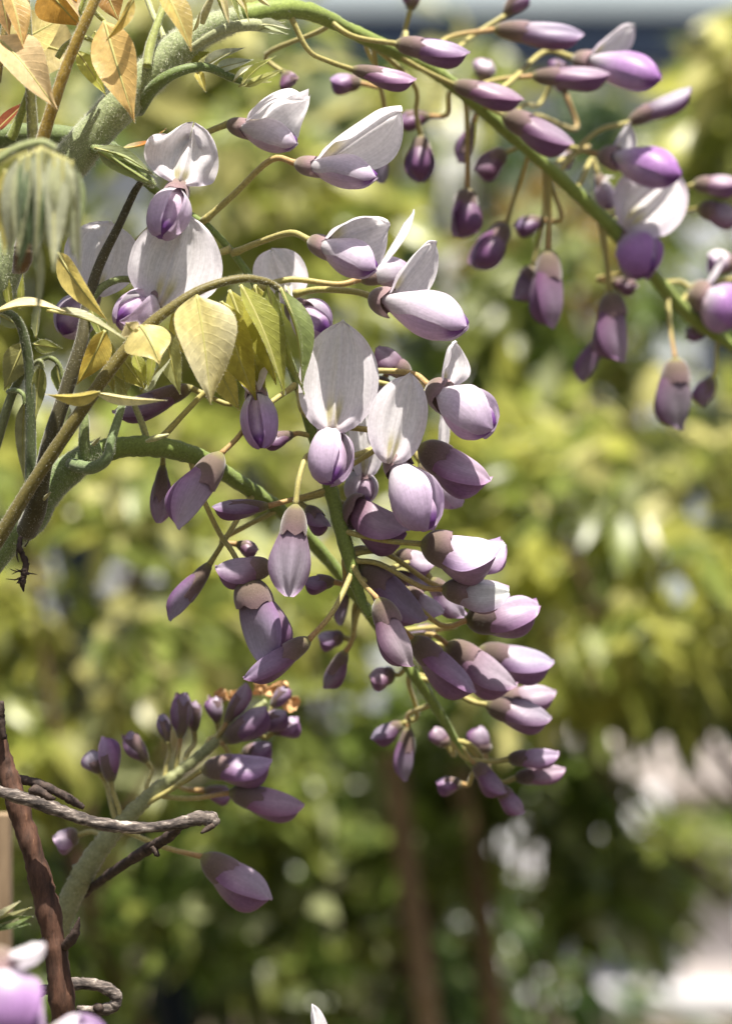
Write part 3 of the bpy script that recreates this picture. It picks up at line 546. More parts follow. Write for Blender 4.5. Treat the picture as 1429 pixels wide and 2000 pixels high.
# ---------------------------------------------------------------- upper raceme, arching away over the top
C2 = Raceme('arching wisteria cluster of dark purple buds reaching out past the half-open white flowers', [(470, 32, 8, 46), (540, 18, 10, 40), (610, 24, 14, 34), (690, 62, 20, 30), (770, 100, 26, 28), (850, 140, 32, 28), (920, 195, 38, 28), (1000, 265, 44, 26), (1080, 335, 50, 26), (1150, 400, 54, 28), (1200, 450, 56, 30), (1270, 530, 60, 28), (1320, 590, 64, 26), (1370, 635, 68, 28), (1450, 690, 72, 20)], seg=150, hairs=700, k=2.1, col0=np.array((.17, .22, .045)), col1=np.array((.20, .26, .05)))
C2.flower((1118, 112), (1294, 150), (1212, 32), 74, 100, 52, -14, 4, at=(940, 210), cup=1.0, curl=-.2, tone=.9, white=.95, openk=.4)
C2.flower((1168, 300), (1332, 338), (1205, 236), 80, 90, 54, -14, 6, at=(1090, 290, 50), cup=.9, curl=.1, tone=1.0, white=.9, openk=.4)
C2.flower((1218, 446), (1272, 528), (1312, 352), 92, 150, 58, -14, 4, at=(1190, 440), cup=.45, curl=.1, tone=1.0, white=.97, face=125, openk=.3)
C2.flower((1345, 560), (1450, 622), (1385, 486), 96, 66, 66, -2, 2, at=(1290, 555), cup=.6, curl=.2, tone=1.0, openk=.5)
C2.flower((1165, 335), (1195, 410), (1180, 330), 44, 44, 60, 0, 3, at=(1120, 370), cup=.4, tone=.3)
for a in [
 dict(b=(770, 84), tip=(917, 104), w=56, d=22, at=(640, 35), ped=[(690, 70, 16)], tone=.75, pale=.06),
 dict(b=(684, 134), tip=(812, 158), w=44, d=16, at=(560, 50, 10), ped=[(600, 95, 12), (640, 118, 14)], tone=.7, pale=.1, cal=.5),
 dict(b=(706, 162), tip=(644, 156), w=42, d=36, at=(715, 80), tone=.5, pale=.1),
 dict(b=(882, 164), tip=(1022, 196), w=52, d=32, at=(760, 95), tone=.75, pale=.05, ped=[(815, 130, 28)]),
 dict(b=(980, 222), tip=(1120, 282), w=66, d=38, at=(930, 200), tone=.7, pale=.08),
 dict(b=(962, 56), tip=(1140, 68), w=56, d=46, at=(830, 130), tone=.6, pale=.15, ped=[(870, 75, 42)]),
 dict(b=(1036, 148), tip=(1192, 146), w=52, d=46, at=(900, 180), tone=.65, pale=.1, ped=[(965, 156, 44)]),
 dict(b=(985, 32), tip=(1022, -24), w=44, d=50, at=(845, 138), tone=.6, cal=.7, ped=[(915, 75, 46)]),
 dict(b=(1226, 240), tip=(1350, 170), w=44, d=56, at=(1100, 330), tone=.5, pale=.1, ped=[(1160, 260, 54)]),
 dict(b=(1352, 360), tip=(1446, 358), w=48, d=64, at=(1180, 430), tone=.6, pale=.1, ped=[(1280, 385, 66)]),
 dict(b=(1362, 406), tip=(1448, 420), w=54, d=66, at=(1190, 440), tone=.6, pale=.1, ped=[(1290, 420, 70)]),
 dict(b=(822, 262), tip=(822, 356), w=58, d=42, at=(706, 66, 24), tone=.85, cal=.45, ped=[(806, 160, 34), (812, 220, 40)], up=(.3, 0, 1)),
 dict(b=(842, 226), tip=(776, 232), w=40, d=46, at=(890, 175), tone=.8, cal=.75),
 dict(b=(748, 292), tip=(742, 358), w=40, d=40, at=(720, 90), tone=.6, pale=.05),
 dict(b=(912, 366), tip=(898, 464), w=68, d=48, at=(905, 190), tone=.85, cal=.35, up=(-.5, 0, 1), ped=[(912, 260, 46)]),
 dict(b=(990, 296), tip=(924, 332), w=58, d=52, at=(1000, 265), tone=.85, cal=.5),
 dict(b=(925, 235), tip=(900, 318), w=34, d=50, at=(915, 200), tone=.5, cal=.8),
 dict(b=(992, 436), tip=(922, 520), w=66, d=54, at=(1030, 295), tone=.85, cal=.35, up=(-.8, -.2, 1), ped=[(1008, 375, 52)]),
 dict(b=(1066, 430), tip=(1002, 442), w=40, d=58, at=(1072, 340), tone=.8, cal=.7),
 dict(b=(1070, 486), tip=(1076, 642), w=70, d=52, at=(1068, 330), tone=.7, pale=.08, up=(1, 0, -.5), ped=[(1072, 410, 52)]),
 dict(b=(1042, 520), tip=(1004, 584), w=50, d=62, at=(1060, 320), tone=.75, ped=[(1062, 420, 60)]),
 dict(b=(1192, 568), tip=(1212, 708), w=76, d=56, at=(1178, 430), tone=.7, pale=.08, up=(1, 0, -.5), ped=[(1184, 505, 56)]),
 dict(b=(1180, 655), tip=(1130, 744), w=52, d=66, at=(1170, 420), tone=.8, up=(.9, 0, -.6), ped=[(1186, 560, 66)]),
 dict(b=(1190, 548), tip=(1246, 560), w=34, d=66, at=(1270, 530), tone=.7, cal=.85),
 dict(b=(1318, 698), tip=(1326, 840), w=80, d=58, at=(1300, 570), tone=.65, pale=.1, up=(1, 0, -.5), ped=[(1308, 640, 60)]),
 dict(b=(1390, 735), tip=(1368, 794), w=50, d=68, at=(1402, 660), tone=.85, cal=.6),
 dict(b=(1384, 648), tip=(1338, 650), w=34, d=70, at=(1360, 625), tone=.6, cal=.85),
 dict(b=(940, 155), tip=(956, 116), w=50, d=60, at=(930, 200), tone=.2, pale=.6),
 dict(b=(1105, 185), tip=(1095, 150), w=34, d=66, at=(1010, 275), tone=.5, cal=.7),
 dict(b=(1120, 300), tip=(1090, 315), w=34, d=60, at=(1080, 335), tone=.3, pale=.3),
 dict(b=(1440, 520), tip=(1380, 500), w=50, d=74, at=(1330, 590), tone=.2, pale=.8),
 dict(b=(800, 20), tip=(812, -30), w=46, d=44, at=(790, 105), tone=.5, cal=.8),
 dict(b=(552, 140), tip=(575, 165), w=44, d=30, at=(640, 60), tone=.6, cal=.85),
 dict(b=(1080, 155), tip=(1100, 120), w=44, d=58, at=(990, 250), tone=.6, cal=.85),
]: C2.bud(**a)

# ---------------------------------------------------------------- lower spray of upright buds
D2 = Raceme('upright pale stalk of small brown and mauve buds rising behind the grey twig', [(105, 1830, 30, 48), (150, 1730, 30, 45), (200, 1650, 30, 40), (250, 1595, 32, 31), (310, 1540, 34, 28), (380, 1485, 36, 22), (450, 1425, 38, 18), (520, 1370, 40, 12)], col0=np.array((.22, .225, .11)), col1=np.array((.24, .26, .11)), hairs=2200, k=1.55, bumpy=.07)
for a in [
 dict(b=(392, 1503), tip=(532, 1490), w=66, d=30, at=(275, 1590), tone=.5, pale=.12, ped=[(330, 1545, 32)]),
 dict(b=(446, 1548), tip=(594, 1576), w=64, d=32, at=(300, 1560), tone=.5, pale=.12, ped=[(370, 1560, 32)]),
 dict(b=(394, 1672), tip=(528, 1762), w=82, d=26, at=(240, 1625), tone=.45, pale=.22, up=(.8, -1), ped=[(320, 1655, 28)]),
 dict(b=(218, 1530), tip=(203, 1438), w=52, d=32, at=(240, 1610), tone=.4, pale=.1, cal=.55, up=(-.6, 0, -.8)),
 dict(b=(196, 1512), tip=(172, 1468), w=40, d=36, at=(230, 1620), tone=.4, pale=.1, cal=.5),
 dict(b=(288, 1492), tip=(250, 1430), w=48, d=38, at=(290, 1560), tone=.6, cal=.75),
 dict(b=(328, 1452), tip=(316, 1394), w=30, d=38, at=(320, 1530), tone=.7, cal=.7),
 dict(b=(352, 1446), tip=(360, 1352), w=46, d=36, at=(340, 1515), tone=.7, cal=.7, up=(.5, 0, -.8)),
 dict(b=(380, 1432), tip=(380, 1368), w=38, d=42, at=(360, 1500), tone=.7, cal=.75),
 dict(b=(424, 1416), tip=(420, 1360), w=38, d=44, at=(400, 1470), tone=.6, cal=.8),
 dict(b=(440, 1416), tip=(482, 1334), w=40, d=36, at=(420, 1450), tone=.8, cal=.6),
 dict(b=(436, 1450), tip=(524, 1384), w=58, d=36, at=(430, 1445), tone=.75, cal=.5),
 dict(b=(530, 1432), tip=(584, 1404), w=44, d=44, at=(470, 1410), tone=.7, cal=.6),
 dict(b=(505, 1425), tip=(560, 1390), w=44, d=40, at=(470, 1410), tone=.75, cal=.6),
 dict(b=(530, 1385), tip=(560, 1338), w=34, d=42, at=(490, 1395), tone=.7, cal=.7),
 dict(b=(155, 1632), tip=(104, 1640), w=54, d=36, at=(210, 1640), tone=.2, pale=.45, ped=[(180, 1625, 34)]),
 dict(b=(472, 1474), tip=(532, 1456), w=42, d=44, at=(420, 1460), tone=.5, pale=.1),
 dict(b=(395, 1545), tip=(455, 1550), w=40, d=46, at=(310, 1540), tone=.6, cal=.7),
]: D2.bud(**{**a, 'tone': a['tone']*.8, 'cal': a.get('cal', .36)+.08})
# shrivelled orange petals caught at its tip
def crumple(name, cen, d, size, col, g, n=15):
    u, v = np.meshgrid(np.linspace(-1, 1, n), np.linspace(-1, 1, n), indexing='ij'); s = size*PX(d)/2
    r = np.sqrt(u*u+v*v); q = 1-0.25*smooth(.9, 1.4, r); X = u*s*q; Z = v*s*q; Y = (wobble(g, (n, n), .45*s, 1.4) + wobble(g, (n, n), .2*s, 3) - .4*s*(u*u+v*v))
    G = np.stack([X + wobble(g, (n, n), .18*s, 1.5), Y, Z + wobble(g, (n, n), .18*s, 1.5)], -1)
    c = lerp(col, np.array(col)*0.6, smooth(-.3, .6, wobble(g, (n, n), .6, 1.5))); return grid(name, G, False, c)
gg = np.random.default_rng(5); A = P(530, 1390, 44); t = thing('withered_flower', 'shrivelled orange-brown flower caught among the small upright buds', 'dead flower', A)
for (x, y, d, s) in ((545, 1352, 68, 46), (462, 1364, 74, 34), (568, 1372, 70, 34), (508, 1346, 74, 32), (432, 1358, 76, 28)):
    o = obj('withered_petal', crumple('withered', None, d, s, (0.74, 0.46, 0.22), gg), M_dry, t); o.location = Vector(P(x, y, d)-A)

# ---------------------------------------------------------------- blurred clusters at the bottom edge
E2 = Raceme('large lilac and white wisteria flowers at the foot of the brown woody stem', [(-60, 1760, -70, 24), (-40, 1850, -72, 24), (-20, 1950, -75, 24), (0, 2060, -78, 20)], hairs=200, k=1.75)
E2.flower((-20, 1850), (60, 2030), (75, 1815), 130, 130, -78, -6, 2, cup=.5, tone=.9, at=(-40, 1850))
E2.flower((-30, 1930), (85, 2040), (70, 1900), 120, 100, -70, -6, 2, cup=.5, tone=.6, at=(-30, 1900))
E2.flower((60, 2040), (210, 2020), (150, 1985), 100, 140, -60, -6, -6, cup=.8, tone=.6, at=(0, 2050))
E3 = Raceme('single pale lilac wisteria flower far below the grey twig and upright bud spray', [(520, 2120, 20, 20), (560, 2090, 20, 20), (620, 2080, 20, 18)], hairs=100)
E3.flower((585, 2060), (640, 2110), (580, 1965), 80, 80, 18, -4, 2, cup=.6, tone=.5)

# ================================================================ STEMS, LEAVES, TWIGS
DOWNY = np.array((0.20, 0.235, 0.11)); OLIVE = np.array((0.13, 0.115, 0.025)); OLIVE2 = np.array((0.22, 0.15, 0.03)); DKGREEN = np.array((0.09, 0.125, 0.035))
def stem(name, label, cat, pts, col, mat=None, hairs=3000, hl=0.9, seg=70, rough=0.015, group=None, part='stalk', seed=1):
    S = spline([list(P(x, y, d))+[r*PX(d)/2] for x, y, d, r in pts], seg); o0 = S[0, :3].copy(); C = S[:, :3]-o0; R = np.abs(S[:, 3])
    t = thing(name, label, cat, Vector(o0), group); g = np.random.default_rng(seed)
    R = R*(1+0.02*np.sin(np.arange(seg)*0.55+seed)+0.012*g.normal(size=seg))
    k = obj(part, tube(part, C, R, 18, col if np.ndim(col) == 1 else col, rough, seed), mat or M_stem, t)
    if hairs: fuzz(k, C, R, int(hairs*1.5), hl*1.1, 0.036, seed)
    return t, o0, C, R
def side(t, o0, name, pts, col, mat=None, seg=24, hairs=150, hl=.5, sg=10, parent=None):
    S = spline([list(P(x, y, d))+[r*PX(d)/2] for x, y, d, r in pts], seg); C = S[:, :3]-o0; R = np.abs(S[:, 3])
    k = obj(name, tube(name, C, R, sg, col), mat or M_stalk, parent or t)
    if hairs and parent is None: fuzz(k, C, R, int(hairs*1.5), hl*1.1, .030, int(pts[0][0]+pts[0][1]))
    return k
def leaflet(t, o0, b, tip, w, d=0, dd=0, roll=0, fold=0.25, bend=0.0, twist=0.0, col=(.36, .34, .07), col2=None, hairs=160, rib=True, name='leaflet', wave=.09, seed=None, hair_len=.6, sharp=1.0):
    """blade from base to tip; roll turns its face about the blade, fold lifts both halves, bend arches it"""
    g = np.random.default_rng(int(abs(b[0]*7+b[1]*3+w)) if seed is None else seed)
    B = P(*b, d); T = P(*tip, d+dd); X = unit(T-B); L = np.linalg.norm(T-B); Wd = w*PX(d)/2
    Nn = np.array([0, -1., 0.25]); Nn = unit(Nn - X*np.dot(Nn, X)); S = np.cross(X, Nn)
    ns, nq = 22, 13; s = np.linspace(0, 1, ns); q = np.linspace(-1, 1, nq)
    wp = curve1([0, .06, .18, .36, .55, .74, .88, 1], [.03, .34, .80, 1.0, .84, .48, .18*sharp, .005], s)*Wd
    a = roll + twist*s; ca, sa = np.cos(a)[:, None], np.sin(a)[:, None]; Sd = S*ca + Nn*sa; Nd = Nn*ca - S*sa
    mid = B + X*(s*L)[:, None] + Nd*(bend*L*np.sin(np.pi*s))[:, None]
    f = fold*(0.4+0.6*np.sin(np.pi*np.clip(s*1.05, 0, 1)))
    wv = wobble(g, (ns, nq), wave, 1.3)*np.abs(q)[None]
    lat = q[None]*wp[:, None]*np.cos(f)[:, None]; nor = np.abs(q)[None]*wp[:, None]*np.sin(f)[:, None] + wv*Wd
    G = mid[:, None] + Sd[:, None]*lat[..., None] + Nd[:, None]*nor[..., None] - o0
    c = np.array(col); c2 = c*0.8 if col2 is None else np.array(col2)
    cc = lerp(c, c2, smooth(-.4, .6, wobble(g, (ns, nq), .5, .9))); k = (0.22*np.exp(-(q/.10)**2))[None, :, None]; cc = cc*(1-k) + np.array((.42, .42, .14))*k
    lf = obj(name, grid('leaflet', G, False, cc), M_leaf, t)
    if rib:
        Cm = (mid - Nd*0.00010 - o0)[:-1]; Rm = np.linspace(.0010, .00025, ns-1)*min(1, w/90+.25)*.55
        obj('midrib', tube('midrib', Cm, Rm, 7, np.array((.40, .38, .12))), M_rib, lf)
    if hairs:
        C1 = np.concatenate([G[:, 0], G[::-1, -1]]); fz = obj('fuzz', fuzz_mesh('fuzz', C1, 0.00003, hairs, hair_len*MM, .028*MM, 3, 1.0), M_fuzz, lf); fz['kind'] = 'stuff'
    return lf
YEL = (.46, .40, .09); ORA = (.52, .33, .10); CREAM = (.58, .50, .26); LIME = (.38, .40, .08); GREY = (.30, .33, .15); DEEP = (.20, .23, .05)

# thick downy stem running up to the upper raceme
t, o0, C, R = stem('wisteria_stem', 'thick pale green downy stem slanting up behind the orange young leaves', 'stem', [(-60, 660, 12, 84), (20, 500, 12, 80), (95, 375, 10, 77), (140, 312, 8, 75), (215, 225, 7, 73), (290, 150, 7, 70), (350, 92, 7, 66), (410, 55, 8, 56), (475, 32, 8, 46)], DOWNY, hairs=11000, hl=1.2, seg=90)
side(t, o0, 'side_stem', [(-20, 268, 26, 48), (80, 262, 24, 46), (180, 275, 20, 40), (230, 300, 16, 30), (290, 345, 14, 24)], DKGREEN, M_stem, hairs=900)
side(t, o0, 'petiole', [(270, 215, 10, 26), (300, 170, 0, 26), (345, 140, -2, 22), (400, 130, 0, 18), (450, 150, 4, 15), (490, 165, 6, 12)], DKGREEN*1.2, hairs=700)
side(t, o0, 'petiole', [(287, 130, 0, 18), (292, 95, 2, 20), (306, 50, 4, 16), (330, -12, 8, 15)], (.24, .27, .08), hairs=400)
side(t, o0, 'petiole', [(318, 120, 8, 12), (320, 75, 12, 12), (300, 30, 16, 12), (285, -10, 20, 12)], (.34, .36, .16), hairs=200)
side(t, o0, 'petiole', [(372, 95, 0, 16), (430, 60, -2, 20), (480, 48, 0, 24), (520, 50, 4, 22)], (.28, .30, .16), hairs=700)
side(t, o0, 'bract', [(395, 45, -4, 10), (402, 20, -6, 16), (415, -10, -8, 10)], (.45, .42, .20), hairs=100)
for k, (b, tp, ww, cl) in enumerate([((432, -15), (448, 48), 18, CREAM), ((445, -15), (470, 42), 18, DEEP), ((420, -15), (442, 40), 16, DEEP), ((465, -15), (488, 44), 16, YEL), ((455, -10), (480, 20), 14, CREAM), ((500, -10), (528, 12), 14, CREAM), ((378, 60), (392, 20), 12, CREAM)]):
    leaflet(t, o0, b, tp, ww, -4, -2, roll=.6*k, fold=.7, col=cl, hairs=60, name='leaflet')
for (b, tp, ww, d, cl, rl) in [((395, 132), (478, 92), 34, 4, (.44, .46, .33), .2), ((420, 135), (495, 116), 34, 4, (.42, .46, .34), -.2), ((376, 130), (412, 100), 40, 8, LIME, .3), ((455, 158), (512, 122), 18, 2, (.66, .66, .46), .7), ((470, 165), (538, 108), 22, 0, (.40, .42, .12), .4), ((480, 168), (556, 134), 22, 2, (.44, .45, .16), -.3), ((466, 168), (530, 160), 20, 4, (.46, .47, .20), .3), ((385, 138), (402, 180), 26, 6, YEL, .0), ((500, 46), (566, 56), 26, 2, (.50, .52, .38), .3), ((480, 46), (562, 66), 24, 4, (.42, .46, .30), -.4), ((495, 58), (556, 42), 18, 4, (.46, .48, .34), .6)]:
    leaflet(t, o0, b, tp, ww, d, -2, roll=rl, fold=.8, bend=.06, col=cl, hairs=120, hair_len=.5)

# lower arching stem
t, o0, C, R = stem('wisteria_stem', 'lower green downy stem arching to the long mauve bud cluster', 'stem', [(-60, 1150, 12, 62), (10, 1060, 11, 60), (60, 1010, 9, 68), (85, 965, 8, 66), (130, 922, 7, 60), (170, 893, 6, 54), (200, 882, 6, 48)], np.array((.13, .18, .06)), hairs=5000, hl=.9)
side(t, o0, 'petiole', [(138, 906, 4, 26), (178, 914, -4, 25), (208, 897, -8, 21), (217, 862, -8, 19), (228, 826, -6, 17), (240, 788, -4, 14)], (.15, .20, .085), hairs=500)
side(t, o0, 'petiole', [(168, 895, 4, 28), (164, 860, 2, 22), (165, 820, 2, 19), (160, 780, 4, 16)], (.17, .21, .08), hairs=400)
side(t, o0, 'petiole', [(290, 868, 10, 12), (278, 830, 12, 13), (262, 790, 14, 11)], (.30, .30, .12), hairs=120)
side(t, o0, 'bract', [(285, 862, 0, 5), (305, 855, -2, 12), (330, 848, -2, 3)], (.42, .42, .20), hairs=60)
for (x, y) in ((85, 975), (182, 868)): side(t, o0, 'bract', [(x, y, -4, 8), (x+8, y-8, -6, 6), (x+14, y-14, -7, 1.5)], (.36, .34, .16), hairs=20)

# pinnate leaf on the long olive stalk, hanging in front of the lower stem
t, o0, C, R = stem('compound_leaf', 'young pinnate leaf with pale yellow drooping leaflets on a long olive stalk', 'leaf', [(-40, 1110, -6, 30), (0, 1048, -8, 28), (60, 950, -10, 27), (150, 815, -12, 26), (220, 715, -12, 25), (280, 645, -11, 23), (340, 597, -10, 20), (400, 562, -8, 18), (470, 544, -5, 16), (520, 550, -2, 14), (548, 566, 0, 12)], np.array((.115, .095, .022)), M_stalk, hairs=2600, hl=.55, seg=90, group=None)
for a in [
 dict(b=(384, 576), tip=(412, 788), w=152, d=-14, dd=-4, roll=.22, fold=.68, bend=.05, col=(.58, .51, .21), col2=(.66, .61, .37), hairs=520),
 dict(b=(432, 588), tip=(502, 790), w=88, d=0, dd=2, roll=-.5, fold=.2, bend=.03, col=(.40, .36, .06)),
 dict(b=(470, 556), tip=(555, 772), w=78, d=-6, dd=0, roll=.7, fold=.5, bend=.05, col=(.34, .35, .07), hairs=260),
 dict(b=(522, 556), tip=(580, 748), w=60, d=-2, roll=-.6, fold=.6, bend=.04, col=(.30, .33, .08), hairs=240),
 dict(b=(548, 562), tip=(590, 756), w=70, d=-6, roll=.9, fold=.8, bend=.08, col=(.20, .25, .08), hairs=260),
 dict(b=(540, 568), tip=(596, 770), w=50, d=0, roll=-1.0, fold=.6, bend=.05, col=(.26, .30, .09), hairs=200),
 dict(b=(498, 556), tip=(540, 752), w=74, d=2, roll=-.35, fold=.4, bend=.04, col=(.42, .40, .07), hairs=160),
 dict(b=(448, 566), tip=(520, 778), w=70, d=4, roll=.25, fold=.4, bend=.03, col=(.38, .36, .06), hairs=160),
 dict(b=(320, 640), tip=(352, 770), w=60, d=2, roll=-.3, fold=.4, bend=.04, col=(.36, .37, .14), hairs=160),
 dict(b=(248, 700), tip=(232, 790), w=44, d=0, roll=.4, fold=.5, col=(.34, .34, .12), hairs=120),
 dict(b=(215, 690), tip=(222, 770), w=40, d=4, roll=-.5, fold=.4, col=(.42, .37, .08), hairs=120),
 dict(b=(425, 715), tip=(468, 802), w=52, d=6, roll=-.4, fold=.3, col=YEL),
 dict(b=(340, 600), tip=(430, 735), w=80, d=4, roll=-.3, fold=.15, col=(.44, .38, .07)),
 dict(b=(275, 636), tip=(312, 712), w=104, d=-16, dd=-6, roll=.15, fold=-.45, bend=.16, col=(.60, .52, .22), col2=(.50, .42, .12), hairs=160),
 dict(b=(262, 650), tip=(245, 630), w=50, d=-16, roll=.5, fold=.3, col=CREAM),
 dict(b=(232, 690), tip=(282, 760), w=60, d=-2, roll=-.2, fold=.3, col=(.40, .38, .08)),
 dict(b=(262, 690), tip=(285, 752), w=30, d=-6, roll=.2, fold=.5, col=LIME),
 dict(b=(300, 690), tip=(288, 762), w=26, d=-2, roll=-.3, fold=.5, col=LIME),
 dict(b=(205, 645), tip=(150, 752), w=62, d=-4, roll=.7, fold=.5, bend=.06, col=(.46, .33, .06), col2=YEL, hairs=160),
 dict(b=(200, 650), tip=(250, 775), w=40, d=-2, roll=-.6, fold=.4, col=(.34, .34, .10)),
 dict(b=(195, 766), tip=(88, 770), w=40, d=-20, dd=-4, roll=1.0, fold=.6, bend=.10, col=(.52, .44, .13), hairs=160),
 dict(b=(190, 768), tip=(326, 782), w=30, d=-18, dd=-2, roll=-.9, fold=.7, bend=.05, col=(.60, .56, .32), hairs=160),
 dict(b=(275, 765), tip=(340, 688), w=70, d=2, roll=.4, fold=.6, bend=.04, col=(.42, .45, .30), hairs=260),
]: leaflet(t, o0, **a)

# second dark stalk with small leaves
t, o0, C, R = stem('compound_leaf', 'young pinnate leaf with curled cream leaflets on a dark upright stalk', 'leaf', [(52, 1035, 8, 44), (70, 995, -1, 42), (80, 940, -3, 34), (98, 860, -4, 31), (130, 760, -4, 29), (160, 665, -3, 27), (172, 590, 0, 24), (195, 515, 2, 20), (232, 440, 3, 17), (264, 372, 2, 14), (284, 346, 0, 10)], np.array((.055, .048, .018)), M_stalk, hairs=2000, hl=.55, seg=80)
side(t, o0, 'stalk_tip', [(172, 590, 0, 22), (200, 560, 2, 16), (235, 545, 4, 14), (275, 548, 6, 12)], (.13, .16, .05))
for a in [
 dict(b=(112, 492), tip=(212, 628), w=58, d=-16, dd=-6, roll=-.6, fold=.5, bend=.06, col=(.56, .46, .13), hairs=160),
 dict(b=(-20, 612), tip=(140, 612), w=56, d=-18, roll=1.1, fold=.6, bend=.10, col=(.66, .58, .36), col2=(.60, .50, .20), hairs=200),
 dict(b=(92, 606), tip=(248, 664), w=44, d=-16, dd=-2, roll=.9, fold=.5, bend=.07, col=(.42, .42, .24), hairs=160),
 dict(b=(175, 600), tip=(215, 690), w=36, d=-2, roll=.4, fold=.5, col=DEEP),
]: leaflet(t, o0, **a)
# small folded leaf bud below the thick stem
t, o0, C, R = stem('leaf_bud', 'folded grey-green young leaf with a withered orange tip beside the crumpled white flower', 'leaf', [(180, 290, 4, 20), (215, 300, 2, 24), (255, 325, 0, 26), (290, 352, 0, 20), (304, 362, 0, 8)], np.array((.15, .19, .06)), M_stalk, hairs=800, hl=.6)
for (b, tp, ww, rl, cl) in [((185, 288), (306, 345), 34, .6, (.30, .34, .17)), ((190, 295), (306, 362), 34, -.5, (.26, .30, .12)), ((200, 310), (300, 366), 28, 1.2, (.22, .27, .09)), ((215, 290), (302, 340), 24, -1.0, (.36, .40, .24))]:
    leaflet(t, o0, b, tp, ww, -2, 0, roll=rl, fold=.9, bend=.08, col=cl, hairs=200, hair_len=.5)
leaflet(t, o0, (238, 288), (325, 250), 26, 2, -2, roll=.6, fold=.5, bend=-.12, twist=1.2, col=(.40, .34, .17), col2=(.42, .16, .04), hairs=40)

# top leaves: stalks and orange young leaflets
t, o0, C, R = stem('compound_leaf', 'orange-tinted young leaf on an amber stalk crossing the thick stem', 'leaf', [(70, 320, -4, 26), (88, 255, -6, 25), (112, 180, -8, 23), (135, 115, -9, 22), (165, 45, -10, 21), (192, -15, -10, 20)], np.array((.27, .185, .03)), M_stalk, hairs=1500, hl=.6)
side(t, o0, 'petiolule', [(166, 38, -8, 9), (157, 20, -9, 9), (165, -5, -9, 9)], (.24, .26, .05)); side(t, o0, 'petiolule', [(178, 12, -8, 10), (190, 28, -6, 9), (205, 42, -4, 8)], (.30, .32, .07))
side(t, o0, 'petiolule', [(165, 72, -6, 9), (185, 78, -3, 8), (205, 62, 0, 7)], (.24, .26, .06)); side(t, o0, 'petiolule', [(112, 112, -2, 12), (125, 92, -2, 12), (150, 72, -3, 10)], (.26, .28, .08))
for a in [
 dict(b=(203, 40), tip=(263, 238), w=90, d=-12, dd=-6, roll=-.12, fold=.18, bend=.04, col=(.60, .42, .15), col2=(.60, .40, .14), hairs=220),
 dict(b=(262, -5), tip=(204, 82), w=34, d=-18, dd=-2, roll=.8, fold=.8, bend=.06, col=(.50, .38, .10), hairs=120),
 dict(b=(150, 98), tip=(208, 187), w=42, d=-4, roll=.2, fold=.25, bend=.03, col=(.44, .44, .08), hairs=120),
 dict(b=(85, -30), tip=(158, 52), w=100, d=-2, roll=-.4, fold=.3, bend=.05, col=(.55, .30, .05), hairs=120),
 dict(b=(110, -40), tip=(160, 38), w=64, d=-6, roll=.9, fold=.3, col=(.58, .44, .24), hairs=100),
 dict(b=(200, -30), tip=(232, 40), w=60, d=-2, roll=.2, fold=.2, col=(.40, .22, .06), hairs=60),
 dict(b=(185, 60), tip=(205, 108), w=30, d=2, roll=.2, fold=.2, col=LIME, hairs=60),
 dict(b=(20, 90), tip=(130, 30), w=120, d=22, roll=.3, fold=.1, col=(.55, .46, .17), hairs=0),
 dict(b=(60, 80), tip=(160, 110), w=120, d=30, roll=-.2, fold=.1, col=(.58, .48, .22), hairs=0),
]: leaflet(t, o0, **a)
t, o0, C, R = stem('compound_leaf', 'pinkish cream folded young leaf on an upright olive stalk', 'leaf', [(66, 320, 2, 22), (65, 275, 2, 22), (60, 180, 0, 20), (55, 80, -2, 18), (50, -15, -2, 16)], np.array((.14, .14, .04)), M_stalk, hairs=900, hl=.5)
side(t, o0, 'petiole', [(22, 270, 8, 22), (40, 225, 6, 16), (55, 180, 2, 12)], (.24, .28, .07)); side(t, o0, 'petiole', [(-5, 160, 6, 14), (5, 80, 4, 14), (12, 30, 4, 12)], (.22, .17, .05))
for a in [
 dict(b=(-12, 70), tip=(113, 214), w=108, d=-14, dd=-6, roll=.45, fold=.55, bend=.10, twist=-.5, col=(.62, .47, .26), col2=(.62, .46, .22), hairs=220),
 dict(b=(15, -25), tip=(46, 96), w=62, d=-14, dd=-4, roll=.5, fold=.5, bend=.05, col=(.56, .37, .13), hairs=160),
 dict(b=(0, -30), tip=(18, 70), w=50, d=-8, roll=-.3, fold=.3, col=(.52, .33, .14), hairs=60),
 dict(b=(-8, 255), tip=(52, 196), w=34, d=14, roll=.4, fold=.4, col=(.26, .07, .025), hairs=40),
]: leaflet(t, o0, **a)
t, o0, C, R = stem('compound_leaf', 'single yellow leaflet hanging over the thick downy stem on its own stalk', 'leaf', [(318, -40, -14, 12), (322, -28, -16, 10), (328, -15, -18, 8)], np.array((.25, .24, .06)), M_stalk, hairs=60)
leaflet(t, o0, (318, -25), (374, 100), 62, -20, -2, roll=.5, fold=.35, bend=.05, col=(.52, .40, .12), hairs=160)

